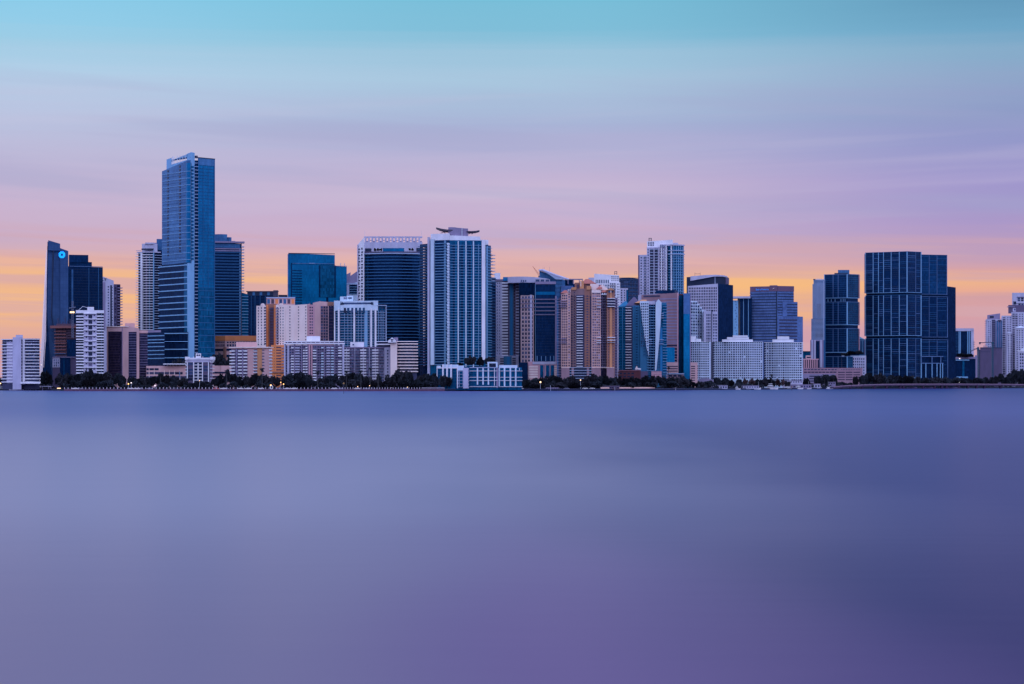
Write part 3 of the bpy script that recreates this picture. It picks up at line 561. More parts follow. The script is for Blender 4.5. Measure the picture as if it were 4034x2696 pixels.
for i in range(7): 
    mb = MB(); u = 648+i*12.4; pp = Path([(640,1885),(745,1885)]); q = pp.at(u)-b.o; r = 6.6*1885/FPX; z = Zv(1440,1885)
    mb.mesh([(q.x+r*math.cos(a),q.y+y,z+r*.55*math.sin(a)+.4) for y in (0,7) for a in [math.pi*k/6 for k in range(7)]],[tuple(range(7)),tuple(range(13,6,-1))]+[(j,(j+1)%7,7+(j+1)%7,7+j) for j in range(7)]); b.add('canopy_shell',mb,white)
b.fins(Path([(640,1886),(745,1886)]),[647+i*12.4 for i in range(8)],1,1439,1445,0,lavd,'canopy_post'); b.done()
# 22 pink and white flats at 910-1070
b = B('apartment_building', 'pink flats with stacked white balconies and a tan stripe, right of the small white hotel', 990, 1835)
p22 = b.vol([(912,1842),(960,1836),(1070,1835)],1372,pink,back=20); b.box(p22,906,1070,1369,1373,1.8,pinkw,'roof_slab',inset=10); b.vol([(930,1845),(1012,1845)],1350,pink,v0=1371,part='penthouse',back=10)
b.box(p22,912,975,1378,1515,.2,mauve,'balcony_recess'); b.bands(p22,908,928,1383,1508,11,4.5,1.6,white,inset=3); b.bands(p22,941,956,1383,1508,11,4.5,1.6,white); b.bands(p22,960,975,1383,1508,11,4.5,1.6,white); b.fins(p22,[934,958],3,1376,1515,1,lavd)
b.grid(p22,928,941,1,1376,1508,11,.8,.5,WM,proud=.4); b.grid(p22,999,1014,1,1376,1508,11,.95,.42,[shade,w_dark]); b.bands(p22,998,1014,1384,1504,11,3,1,white); b.box(p22,1014,1032,1373,1515,.4,ochre,'tan_stripe'); b.grid(p22,1031,1042,1,1376,1508,11,.9,.3,[shade,w_mid]); b.bands(p22,1061,1072,1380,1505,11,4.5,1.5,white,inset=2); b.done()
# 23 front lavender apartment house
b = B('apartment_building', 'wide lavender apartment house with dense white balconies and a thin double roof, on the shore', 1238, 1800)
p23 = b.vol([(1122,1806),(1213,1796),(1356,1800)],1362,lavd,back=22)
b.box(p23,1121,1358,1353,1358,1.6,white,'roof_slab',inset=14); b.box(p23,1121,1356,1342,1346,1,white,'roof_slab',inset=14); b.box(p23,1125,1352,1346,1353,.2,mauve,'roof_storey',inset=12); b.fins(p23,[1135+i*18 for i in range(12)],1.8,1346,1353,.8,white,'roof_post')
b.vol(arc(1208,1261,1806,2,6),1323,white,v0=1344,part='penthouse',back=10)
rows = [1370+i*10.7 for i in range(14)]
for (u0,u1,mat,pr_) in ((1149,1160,white,1.3),(1164,1182,lav,1),(1196,1203,white,1.2),(1206,1213,white,1.2),(1232,1246,white,1.8),(1265,1275,whiteb,1.2),(1286,1301,lav,1.2),(1304,1315,whiteb,1.2),(1332,1346,white,1.8)):
    for v in rows:
        if random.random()<.95: b.box(p23,u0,u1,v,v+4.4,pr_,mat,'balcony')
for u0,u1 in ((1126,1148),(1150,1212),(1231,1350)): b.grid(p23,u0,u1,int((u1-u0)/7),1364,1512,14,.7,.62,[shade,w_dark,mauve,w_mid,shade],proud=.3)
b.bands(p23,1148,1212,1375,1512,14,1.3,.9,lavd,'slab_line'); b.bands(p23,1231,1356,1375,1512,14,1.3,.9,lavd,'slab_line')
b.fins(p23,[1124],5,1358,1515,1.2,lav); b.fins(p23,[1219,1228],5,1358,1525,1.5,rosy); b.fins(p23,[1137],6,1362,1510,.9,lav); b.fins(p23,[1191,1162,1248,1278,1317],2,1360,1515,1.3,lavd); b.grid(p23,1222,1226,1,1364,1515,14,.9,.5,[shade],proud=1); b.fins(p23,[1352],7,1358,1500,1.4,lav); b.done()
# 24 its neighbour to the right
b = B('apartment_building', 'grey-lavender flats with square white balconies, between wide lavender house and pedimented white block', 1440, 1830)
p24 = b.vol([(1354,1836),(1546,1828)],1370,lavd,back=20); b.box(p24,1354,1540,1369,1373,1.2,lavd,'roof_slab',inset=12); b.vol(arc(1380,1434,1838,2,5),1350,white,v0=1371,part='penthouse',back=10); b.grid(Path([(1380,1834.5),(1434,1834.5)]),1388,1396,1,1357,1364,1,.8,.8,WD,proud=.8)
rows = [1379+i*11.2 for i in range(12)]
b.grid(p24,1356,1516,22,1374,1508,12,.8,.7,[shade,w_mid,mauve,w_dark,lavd],proud=.2)
for u0,u1 in ((1355,1378),(1421,1444),(1468,1492)):
    for v in rows: b.box(p24,u0,u1,v,v+5.5,1.6,white,'balcony')
    b.fins(p24,[(u0+u1)/2],3,1374,1510,1.2,lav)
b.bands(p24,1378,1516,1381,1504,12,1.2,1,slabl,'slab_line'); b.fins(p24,[1399,1456,1515],1.8,1373,1510,1.2,lav)
b.box(p24,1517,1546,1372,1520,1.4,lav,'end_bay'); b.grid(p24,1524,1534,1,1378,1510,11,.5,.45,WD,proud=1.7); b.box(p24,1538,1540,1373,1505,1.8,lavd,'seam'); b.done()
# 25 white block with a pediment
b = B('apartment_building', 'white block with small triangular pediment and curved slab balconies, below the wide navy tower', 1590, 1800)
p25 = b.vol([(1538,1800),(1564,1799)],1350,pinkw,part='stair_core',back=20); p25r = b.vol(arc(1564,1642,1803,4,5),1345,shade,back=18); b.box(Path([(1484,1812),(1542,1806)]),1484,1540,1344,1348,1,white,'roof_slab',inset=12); b.box(Path([(1484,1812),(1542,1806)]),1484,1540,1357,1361,1,white,'roof_slab',inset=12); b.box(Path([(1484,1813),(1542,1807)]),1488,1540,1348,1370,0,shade,'roof_storey',inset=10)
b.bands(p25r,1563,1643,1343,1464,11,4.2,1.6,pinkw); b.grid(p25r,1567,1641,11,1349,1468,10,.7,.7,[shade,w_dark,w_mid,w_dark],proud=.3); b.fins(p25r,[1567],2,1345,1470,1.2,lavd)
mb = MB(); q = P(1544,1796)-b.o; s = 1796/FPX; pts = [(-15,1352),(-15,1341),(0,1328),(15,1341),(15,1352)]
mb.mesh([(q.x+x*s,q.y+y,Zv(v,1796)) for y in (0,8) for x,v in pts],[tuple(range(5))[::-1],tuple(range(5,10))]+[(i,(i+1)%5,5+(i+1)%5,5+i) for i in range(5)]); b.add('pediment',mb,white)
b.box(Path([(1530,1795.6),(1560,1795.6)]),1542.5,1545.5,1335,1347,.3,w_dark,'slit_window'); b.box(Path([(1530,1795.6),(1560,1795.6)]),1538,1550,1334,1336,.3,w_dark,'slit_window'); b.vol([(1552,1806),(1568,1806)],1328,lavd,v0=1345,part='roof_unit',back=6); b.done()
# 26 low modern waterfront block
b = B('apartment_building', 'low modern white-framed blue glass block with wavy end walls, right at the water', 1885, 1735)
pa_ = b.vol([(1721,1742),(1803,1738)],1453,g_teal,back=18,part='left_wing'); pb_ = b.vol([(1800,1737),(1849,1733)],1447,g_teal,back=18); pc_ = b.vol([(1848,1735),(1962,1735)],1450,g_teal,back=18); pd_ = b.vol([(1960,1738),(2056,1742)],1450,g_teal,back=18,part='right_wing')
b.box(pa_,1721,1802,1450,1454,1,white,'roof_edge',inset=6); b.box(pa_,1721,1732,1443,1454,.6,whiteb,'parapet',inset=4); b.box(pa_,1744,1802,1439,1452,.8,whiteb,'parapet',inset=4); b.fins(pa_,[1723],2.2,1450,1500,1.2,white); b.fins(pa_,[1746.5,1762.5,1778.5],5,1438,1500,1.6,white); b.fins(pa_,[1803.5],4,1443,1532,1.3,white); b.bands(pa_,1724,1802,1466,1515,5,.9,.5,slabd,'floor_line')
b.box(pb_,1806,1828,1443,1462,1,whiteb,'parapet'); b.bands(pb_,1806,1828,1464,1526,6,1.3,1.2,slabl); b.fins(pb_,[1810,1825],1.3,1462,1528,.9,slabl)
for i in range(13): b.box(pb_,1827+(i%2)*1.2,1847-(i%2)*1.2,1452+i*6.2,1458.3+i*6.2,1.6,lav,'wavy_wall')
b.box(pc_,1846,1960,1449,1452,1.2,slabl,'roof_edge'); 
for v in (1463,1488,1501,1525): b.box(pc_,1847,1960,v,v+1.8,1.2,white,'balcony'); b.box(pd_,1964,2057,v,v+1.8,1.2,white,'balcony')
for u in (1881,1903,1924): b.fins(pc_,[u],5.5,1452,1518,.9,whiteb)
b.fins(pc_,[1948],2.2,1452,1522,.9,white); b.fins(pc_,[1959],7,1450,1530,.8,lavd); b.fins(pd_,[1966,1987,2010,2031],5.5,1452,1524,.9,whiteb); b.box(pd_,1966,2038,1441,1452,.4,whiteb,'parapet',inset=3)
pq = Path([(1918,1738),(1962,1738)]); b.box(pq,1920,1960,1428,1434,1,whiteb,'roof_portal',inset=8); b.fins(pq,[1924,1957],6,1434,1452,1,whiteb,'portal_leg'); b.grid(pq,1931,1954,3,1434,1451,1,.85,.95,[w_dark],proud=.3); b.fins(pd_,[2046],1.5,1452,1462,.8,white,'roof_post')
b.bands(pc_,1848,1960,1457,1520,9,.8,.4,slabd,'rail'); b.done()
# 27 lavender tower with blue stripe
b = B('apartment_tower', 'lavender balcony tower with a vertical blue stripe and a blue cap', 2000, 2060)
p27 = b.vol([(1953,2064),(2053,2060)],1102,lavd,back=24); b.box(p27,1946,2050,1098,1104,1.8,lavd,'roof_slab',inset=12); b.box(p27,1983,2043,1090,1105,2.4,bluep,'blue_cap',inset=10); b.vol([(1948,2068),(1971,2068)],1074,white,v0=1100,part='roof_room',back=10)
b.box(p27,1954,1979,1106,1405,.4,lav,'side_bay'); b.grid(p27,1956,1972,2,1108,1402,25,.35,.4,WP,proud=.6)
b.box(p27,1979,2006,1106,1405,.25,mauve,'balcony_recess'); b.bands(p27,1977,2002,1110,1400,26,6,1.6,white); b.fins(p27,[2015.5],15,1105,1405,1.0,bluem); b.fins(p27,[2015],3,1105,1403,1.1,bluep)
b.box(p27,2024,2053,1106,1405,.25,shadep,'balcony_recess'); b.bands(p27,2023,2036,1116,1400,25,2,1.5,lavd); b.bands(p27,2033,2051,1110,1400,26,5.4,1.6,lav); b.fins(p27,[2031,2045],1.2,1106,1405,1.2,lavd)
pbb = b.vol([(1943,2052),(2043,2052)],1404,lav,part='base',back=20); b.bands(pbb,1970,1985,1414,1432,3,4.6,.3,w_dark,'slot_window'); b.bands(pbb,2018,2032,1412,1442,5,4.6,.3,w_dark,'slot_window'); b.box(pbb,1984,2016,1406,1452,1,bluem,'blue_base'); b.box(pbb,1997,2008,1408,1445,1.3,bluep,'blue_panel'); b.done()
# 28 beige tower with dark glass front
b = B('office_tower', 'beige tower with large dark glass front and curved white roof, beside the blue-striped tower', 2130, 2010)
pv = b.vol([(2045,2040),(2112,2030)],1112,g_navy,part='rear_wall',back=24); b.vol(arc(2000,2166,2044,5,8),1096,lav,v0=1112,vs=[1089,1088,1088,1088,1089,1090,1092,1094,1098],part='curved_roof',back=24)
pg = b.vol([(2108,2013),(2188,2012)],1112,g_navy,back=30); b.box(pg,2108,2190,1108,1118,.6,lavd,'parapet')
pz = Path([(2045,2037),(2166,2037)]); b.grid(pz,2108,2166,3,1099,1110,1,.8,.9,[w_mid],proud=.6); b.grid(pz,2050,2075,3,1101,1110,1,.6,.8,[w_mid],proud=.6)
beige = paint('beige_violet_stone', (136,118,150)); pw = b.vol([(2051,2012),(2103,2010)],1162,beige,back=22,part='window_wing'); b.grid(pw,2054,2090,3,1163,1432,17,.58,.62,WD); b.grid(pw,2091,2101,1,1163,1432,17,.6,.62,WD); b.bands(pw,2050,2104,1174,1208,3,2.2,.8,lavd,'cornice'); b.box(pw,2088,2096,1160,1440,.5,lav,'pier')
b.fins(pg,[2109],1.5,1118,1425,.8,slabb,'mullion'); b.fins(pg,[2190],6,1165,1430,1,lavd); b.box(pg,2112,2186,1148,1160,.25,g_mid,'glass_band')
b.bands(pg,2104,2193,1176,1236,5,4,1.2,slabg,'cornice'); b.bands(pg,2110,2187,1252,1402,14,.8,.2,navyp,'floor_line'); b.fins(pg,[2116,2133,2150,2168,2182],2,1405,1425,.6,slabb,'mullion')
pbs = b.vol([(2080,2002),(2194,2002)],1427,rosy,part='base',back=16); b.box(pbs,2098,2192,1427,1438,.6,lav,'ledge'); b.bands(pbs,2082,2119,1444,1494,6,7,.4,pinkw,'base_panel'); b.fins(pbs,[2134,2157,2176],13,1441,1490,.4,g_teal,'glass_strip'); b.fins(pbs,[2144,2165],3.5,1441,1492,.9,lavd); b.bands(pbs,2184,2193,1444,1486,6,5,.4,pinkw,'base_panel'); b.box(pbs,2085,2154,1492,1506,1,pink,'entrance'); 
b.vol([(2044,1998),(2082,1998)],1430,g_deep,vs=[1430,1430],tpts=[(2044,1998),(2078,1998)],part='dark_annex',back=14); b.done()
# 29 sloped blue tower
b = B('office_tower', 'grey-blue tower with a long sloping wedge roof, behind the beige dark-fronted tower', 2170, 2330)
p29 = b.vol([(2125,2332),(2160,2334),(2196,2336),(2226,2340)],1100,g_steel,vs=[1066,1077,1094,1101],back=26); p29b = b.vol([(2216,2345),(2258,2348)],1101,g_navy,part='rear_wall',back=20); p29c = b.vol([(2210,2336),(2258,2338)],1124,g_purp,part='lower_wing',back=18)
b.bands(p29,2126,2215,1100,1180,6,1,.4,navyp,'floor_line'); b.bands(p29c,2212,2256,1132,1168,4,4,.5,g_sky,'glass_band')
mb = MB()
for q0,q1,w in (((2124,1064),(2136,1063),1.4),((2136,1063),(2185,1082),1.6),((2185,1082),(2240,1100),1.4)): mb.bar(((q0[0]-CU)*2330/FPX-b.o.x,0,Zv(q0[1],2330)),((q1[0]-CU)*2330/FPX-b.o.x,2,Zv(q1[1],2330)),w)
b.add('roof_edge',mb,lav)
mb = MB(); sl = [(2140,1068),(2180,1085),(2226,1100),(2190,1100),(2165,1082)]; n = len(sl); mb.mesh([((u-CU)*2328/FPX-b.o.x,y,Zv(v,2330)) for y in (-4,-2) for u,v in sl],[tuple(range(n)),tuple(range(n,2*n))[::-1]]+[(i,(i+1)%n,n+(i+1)%n,n+i) for i in range(n)]); b.add('sloping_roof',mb,slabl); b.fins(Path([(2125,2336),(2226,2336)]),[2139,2144,2165],.7,1050,1078,0,lavd,'antenna')
pfz = Path([(2226,2342),(2300,2342)]); b.box(pfz,2226,2296,1097,1101,.5,lavd,'pergola_beam',inset=3); b.fins(pfz,[2238,2260,2282,2295],3,1101,1118,.4,lavd,'pergola_post'); b.box(pfz,2236,2296,1116,1130,0,g_navy,'roof_storey',inset=8)
b.done()
t = empty('tower_crane', (*P(2123,2420),0), 'thin tan crane jib leaning up behind the sloping wedge roof', 'crane')
mb = MB(); q = P(2123,2420); a = ((2098-2123)*2420/FPX,0,Zv(1047,2420)); c = (0,0,Zv(1085,2420)); c2 = (1.2,0,Zv(1085,2420)+1.4)
mb.bar(a,c,.28); mb.bar(a,c2,.28)
for k in range(1,10):
    x = k/10; mb.bar([i+(j-i)*x for i,j in zip(a,c)],[i+(j-i)*min(1,x+.06) for i,j in zip(a,c2)],.16)
mb.build('jib',paint('crane_tan',(176,120,120)),t); mb = MB(); mb.bar(c,(0,0,Zv(1160,2420)),.8); mb.build('mast',steel,t)
# 30 cream and orange condominium
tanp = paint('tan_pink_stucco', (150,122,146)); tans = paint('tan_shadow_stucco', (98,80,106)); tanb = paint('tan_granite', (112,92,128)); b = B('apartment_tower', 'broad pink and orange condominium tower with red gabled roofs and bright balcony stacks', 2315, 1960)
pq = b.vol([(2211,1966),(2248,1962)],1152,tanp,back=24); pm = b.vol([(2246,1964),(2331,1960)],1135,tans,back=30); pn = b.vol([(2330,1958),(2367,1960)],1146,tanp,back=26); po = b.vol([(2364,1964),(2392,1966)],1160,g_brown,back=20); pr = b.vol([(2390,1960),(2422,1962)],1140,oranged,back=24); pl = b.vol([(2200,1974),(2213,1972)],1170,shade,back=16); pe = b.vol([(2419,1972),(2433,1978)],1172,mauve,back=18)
b.bands(pl,2197,2213,1176,1488,31,2,1.5,lavd,inset=4); b.bands(pe,2418,2434,1178,1485,30,2,1.5,lavd)
b.grid(pq,2213,2236,3,1158,1448,28,.62,.6,WD); b.grid(pq,2237,2247,1,1142,1448,29,.5,.55,WP); b.bands(pq,2208,2232,1182,1206,4,2.5,1.6,lavd); b.bands(pq,2208,2232,1332,1352,3,2.5,1.6,lavd)
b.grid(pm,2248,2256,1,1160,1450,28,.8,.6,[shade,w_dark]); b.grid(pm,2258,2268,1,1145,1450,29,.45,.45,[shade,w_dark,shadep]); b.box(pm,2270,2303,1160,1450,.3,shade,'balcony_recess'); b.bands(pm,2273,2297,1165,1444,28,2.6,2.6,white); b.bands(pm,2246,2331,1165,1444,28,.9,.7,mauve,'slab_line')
b.box(pm,2303,2325,1135,1450,.5,oranged,'orange_bay'); b.grid(pm,2308,2320,1,1160,1448,28,.5,.5,[shade,w_mid,shadep],proud=.6); b.box(pm,2325,2331,1165,1450,.5,g_navy,'glazing')
b.grid(pn,2333,2364,4,1150,1448,29,.6,.6,WM); b.bands(pn,2350,2366,1172,1208,4,2.2,2,white); b.bands(pn,2350,2366,1327,1352,3,2.2,2,white)
b.bands(po,2366,2391,1172,1446,27,1.3,1.2,lavd); b.fins(po,[2374,2383],1.4,1165,1450,.8,lavd,'mullion')
b.fins(pr,[2406],8,1150,1450,.7,ochre,'ochre_stripe'); b.grid(pr,2394,2402,1,1212,1448,22,.35,.4,[shadep,w_mid]); b.grid(pr,2411,2420,1,1212,1448,22,.35,.4,[shadep,w_mid]); b.bands(pr,2391,2421,1173,1205,4,2.6,2.6,white); b.bands(pr,2391,2421,1327,1348,3,2.6,2.6,white); b.box(pr,2392,2421,1175,1210,.9,shade,'balcony_recess')
def gable(b, u0, u1, Y, vb, vt, depth, mat, part='gable_roof', ux=None, over=0):
    ux = ux or (u0+u1)/2; X = lambda u: P(u,Y).x-b.o.x; y0 = P(u0,Y).y-b.o.y
    mb = MB(); mb.mesh([(X(u0),y0,Zv(vb,Y)),(X(u1),y0,Zv(vb,Y)),(X(ux),y0,Zv(vt,Y)),(X(u0),y0+depth,Zv(vb,Y)),(X(u1),y0+depth,Zv(vb,Y)),(X(ux),y0+depth,Zv(vt,Y))],[(0,1,2),(5,4,3),(0,3,4,1),(1,4,5,2),(2,5,3,0)]); b.add(part,mb,mat)
def hip(b, u0, u1, Y, vb, vt, depth, mat, ua, ub, part='hip_roof'):
    X = lambda u, y: P(u,Y).x-b.o.x; y0 = P(u0,Y).y-b.o.y; m = y0+depth/2
    mb = MB(); mb.mesh([(X(u0,0),y0,Zv(vb,Y)),(X(u1,0),y0,Zv(vb,Y)),(X(u1,0),y0+depth,Zv(vb,Y)),(X(u0,0),y0+depth,Zv(vb,Y)),(X(ua,0),m,Zv(vt,Y)),(X(ub,0),m,Zv(vt,Y))],[(3,2,1,0),(0,1,5,4),(1,2,5),(2,3,4,5),(3,0,4)]); b.add(part,mb,mat)
b.vol([(2264,1972),(2330,1972)],1112,oranged,v0=1140,part='upper_storey',back=14); hip(b,2290,2350,1970,1116,1096,20,tile,2308,2322); b.grid(Path([(2264,1971.5),(2330,1971.5)]),2268,2326,3,1118,1134,1,.6,.85,[shadep],proud=.4)
b.box(Path([(2264,1971.4),(2330,1971.4)]),2284,2300,1106,1150,1.5,ochre,'chimney_bay'); b.fins(Path([(2264,1971.4),(2330,1971.4)]),[2288],2.4,1106,1128,1.9,pinkw,'finial'); b.box(pm,2252,2270,1130,1140,1,ochre,'corner_turret')
b.box(pm,2312,2326,1125,1140,1.6,ochre,'corner_turret',inset=6)
b.vol([(2325,1968),(2358,1968)],1117,pinkw,v0=1150,part='upper_storey',back=12); gable(b,2345,2400,1966,1142,1119,14,pinkw,'side_gable',2374); hip(b,2350,2372,1964,1136,1120,8,tile,2366,2370)
hip(b,2208,2240,1964,1153,1141,14,tile,2224,2234); hip(b,2366,2400,1962,1150,1136,14,tile,2385,2398); gable(b,2388,2424,1959,1142,1133,10,ochre,'front_gable'); b.fins(pr,[2405],2.4,1134,1152,1.6,pinkw,'finial'); b.grid(pr,2394,2418,2,1142,1152,1,.5,.8,[w_mid,g_steel],proud=.7)
b.fins(pq,[2239,2246],2,1138,1150,.6,pinkw,'pier'); b.box(pn,2331,2366,1142,1152,.8,pinkw,'parapet')
ps = Path([(2200,1957),(2432,1960)]); b.box(ps,2211,2243,1452,1510,1,tanb,'stone_base'); b.box(ps,2331,2364,1452,1500,1,tanb,'stone_base'); b.box(ps,2390,2420,1452,1510,1,tanb,'stone_base'); b.box(ps,2243,2331,1452,1500,.3,w_dark,'garage_front',inset=1); b.bands(ps,2243,2331,1450,1492,5,2,1.5,slabl,'garage_slab'); b.fins(ps,[2256,2316],9,1452,1500,1.2,tanb,'garage_pier'); b.bands(ps,2211,2420,1450,1451,1,1.6,1.3,pinkw,'cornice'); b.done()
# 31 white block with rooftop frame
b = B('apartment_tower', 'pale tower with a small square roof frame, behind the pink and orange condominium', 2390, 2400)
pz = b.vol([(2318,2404),(2341,2402)],1092,lav,back=16,part='wing'); pt = b.vol([(2341,2402),(2439,2404)],1080,white,back=24,vs=[1077,1083]); pu = b.vol([(2400,2398),(2443,2400)],1110,white,back=20); pw = b.vol([(2443,2402),(2474,2404)],1134,lav,back=18,part='wing')
b.grid(pt,2407,2438,4,1085,1108,3,.5,.65,WD); b.grid(pt,2345,2400,8,1099,1116,1,.5,.8,WB); b.grid(pt,2348,2400,6,1118,1160,4,.5,.6,WB); b.bands(pu,2399,2426,1120,1190,7,1.5,1.2,white); b.grid(pu,2402,2426,3,1113,1190,7,.7,.75,WD); b.grid(pu,2429,2441,2,1113,1215,10,.45,.5,WD); b.grid(pw,2446,2452,1,1138,1205,7,.8,.6,WD); b.grid(pw,2456,2464,1,1138,1205,7,.5,.5,WD); b.box(pw,2467,2474,1140,1210,.3,g_teal,'glazing')
for u0,u1,v0,v1 in ((2421,2423,1067,1080),(2430,2432,1067,1080),(2421,2432,1067,1069),(2423,2430,1075,1076.5)): b.box(pt,u0,u1,v0,v1,-2,steel,'roof_frame',inset=2.4)
b.done()
g_slate = curtain('slate_glass', (34,54,100)); b = B('apartment_tower', 'dark slate block with rows of small windows, left of the tall white round-cornered tower', 2480, 2500)
p = b.vol([(2436,2500),(2478,2496),(2518,2504)],1093,g_slate,vs=[1095,1092,1096],back=24); b.grid(p,2438,2476,4,1103,1180,6,.8,.55,[w_dark,w_mid],proud=.1); b.grid(p,2480,2514,3,1103,1180,6,.5,.55,[w_dark]); b.bands(p,2437,2517,1100,1178,6,1.4,.8,steel,'slab_line'); b.bands(p,2435,2518,1092,1094,1,2,1,steel,'coping'); b.done()
# 33 tall white tower with round glass corner
b = B('apartment_tower', 'tall white tower with a round glazed corner and a small square roof frame', 2610, 2270)
pa_ = b.vol([(2514,2282),(2552,2278)],1002,lav,back=22,part='left_wing'); pb_ = b.vol([(2548,2274),(2628,2270)],972,lav,back=26); pc_ = b.vol(arc(2624,2694,2276,8,8),963,g_teal,back=26); pd_ = b.vol([(2549,2279),(2650,2276)],946,white,v0=974,vs=[949,943],part='penthouse',back=16); b.vol([(2645,2280),(2672,2282)],955,lav,v0=966,part='penthouse',back=10); b.vol([(2600,2273),(2690,2276)],961,lav,v0=975,part='roof_storey',back=18)
b.box(pa_,2514,2519,1004,1160,.3,mauve,'side_bay'); b.grid(pa_,2522,2530,1,1008,1160,14,.6,.5,WD); b.grid(pa_,2536,2546,1,1008,1160,14,.7,.6,WD); b.bands(pa_,2534,2548,1012,1158,14,1.3,1.2,slabl)
b.grid(pd_,2552,2577,4,951,968,2,.6,.75,WD); b.grid(pb_,2550,2556,1,976,1160,17,.6,.55,WD)
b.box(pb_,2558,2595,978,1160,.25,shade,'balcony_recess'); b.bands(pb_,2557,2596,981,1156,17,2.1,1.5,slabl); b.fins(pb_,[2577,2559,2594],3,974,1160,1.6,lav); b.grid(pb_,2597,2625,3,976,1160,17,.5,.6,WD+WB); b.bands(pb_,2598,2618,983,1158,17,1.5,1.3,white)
b.fins(pb_,[2606,2624],3,964,1160,1.0,white); b.fins(pc_,[2627,2646],4,962,1160,1.2,white); b.bands(pc_,2625,2694,986,1156,17,1.5,1,slabb); b.bands(pc_,2625,2694,984,998,2,3,1.6,slabl,'ring_band'); b.fins(pc_,[2655,2664,2672,2680,2689],1.6,965,1160,.7,slabb,'mullion'); b.box(pc_,2625,2694,961,966,1.2,lav,'roof_band')
b.grid(pb_,2600,2624,3,963,975,1,.5,.9,WB,proud=1.3)
for u0,u1,v0,v1 in ((2555,2557.5,935,949),(2564.5,2567,935,949),(2555,2567,935,937.5),(2557.5,2564.5,942.5,944.5)): b.box(pd_,u0,u1,v0,v1,-2,steel,'roof_frame',inset=2.6)
b.done()
# 34 blue condominium with white sails
b = B('apartment_tower', 'blue twin of the orange condominium, with white sail-shaped walls and pointed blue roofs', 2530, 1990)
pq = b.vol([(2436,1996),(2524,1990)],1202,bluem,back=26); pn = b.vol([(2522,1988),(2626,1992)],1190,bluem,back=28); b.box(pq,2436,2466,1206,1460,.3,g_teal,'glazing'); b.box(pq,2463,2492,1206,1460,.3,shade,'balcony_recess'); b.bands(pq,2466,2488,1209,1452,24,2.4,2.4,white); b.bands(pq,2436,2463,1209,1452,24,1.3,1.2,bluem); b.bands(pq,2492,2522,1209,1452,24,1,.9,slabd)
b.fins(pq,[2453,2498,2518],3,1202,1462,1,bluem); b.grid(pq,2503,2514,1,1206,1458,24,.5,.5,[w_blue,g_navy])
poly(b,[(2521,1186),(2556,1186),(2556,1408),(2549,1380),(2540,1330),(2531,1270),(2524,1215)],1986.5,1.2,whiteb,'white_sail')
poly(b,[(2583,1192),(2594,1177),(2606,1190),(2606,1215),(2602,1275),(2597,1340),(2592,1400),(2586,1460),(2580,1463),(2582,1380)],1986.5,1.2,whiteb,'white_sail'); b.box(pn,2600,2609,1290,1465,.7,bluep,'blue_panel')
ps = Path([(2520,1986),(2626,1988)])
b.grid(ps,2524,2556,4,1190,1370,17,.6,.55,[w_blue,w_mid,w_dark],proud=.15); b.grid(ps,2534,2556,3,1370,1405,3,.45,.5,[w_blue,w_mid],proud=.15); b.box(pn,2556,2581,1198,1465,1.0,g_deep,'balcony_recess'); b.bands(pn,2548,2584,1206,1462,25,1.8,2.4,slabb); b.fins(pn,[2562,2574],1.6,1198,1465,1.8,slabd,'mullion')
b.grid(ps,2584,2600,2,1196,1455,24,.5,.5,[w_blue,w_mid],proud=.2); b.bands(pn,2582,2612,1232,1250,3,2.2,2.8,slabl); b.bands(pn,2582,2612,1336,1356,3,2.2,2.8,slabl); b.bands(pn,2548,2566,1336,1356,3,2.2,2.8,slabl)
b.box(pn,2606,2626,1200,1465,.4,g_teal,'glazing'); b.bands(pn,2610,2628,1206,1480,26,1.6,1.3,slabb)
hip(b,2466,2530,1992,1203,1167,20,mauve,2498,2503); hip(b,2436,2480,1994,1207,1184,16,bluem,2462,2470); hip(b,2500,2552,1990,1192,1178,14,ochre,2530,2548); hip(b,2556,2600,1990,1192,1180,14,mauve,2576,2590); b.box(pn,2521,2580,1185,1198,.9,lav,'parapet'); b.grid(ps,2584,2606,1,1184,1194,1,.5,.7,[w_blue],proud=.2)
pb2 = Path([(2500,1984),(2632,1986)]); b.box(pb2,2522,2553,1465,1500,.8,mauve,'stone_base'); b.box(pb2,2566,2606,1465,1490,.8,rosy,'stone_base'); b.bands(pb2,2548,2632,1467,1495,4,2,.8,slabd,'garage_slab',inset=2); b.done()
# 35 brick low building
b = B('low_building', 'low dark red-brick building with a small white gable, at the foot of the blue condominium', 2480, 1925)
p = b.vol([(2434,1925),(2524,1925)],1464,brick,back=14); b.bands(p,2434,2524,1461,1464,1,2,.7,paint('brick_coping',(120,72,90)),'coping'); b.grid(p,2438,2500,4,1468,1492,2,.65,.5,[w_dark],proud=.1); gable(b,2502,2516,1924,1458,1444,6,pinkw); b.box(p,2502,2525,1453,1459,.6,white,'fascia'); b.done()
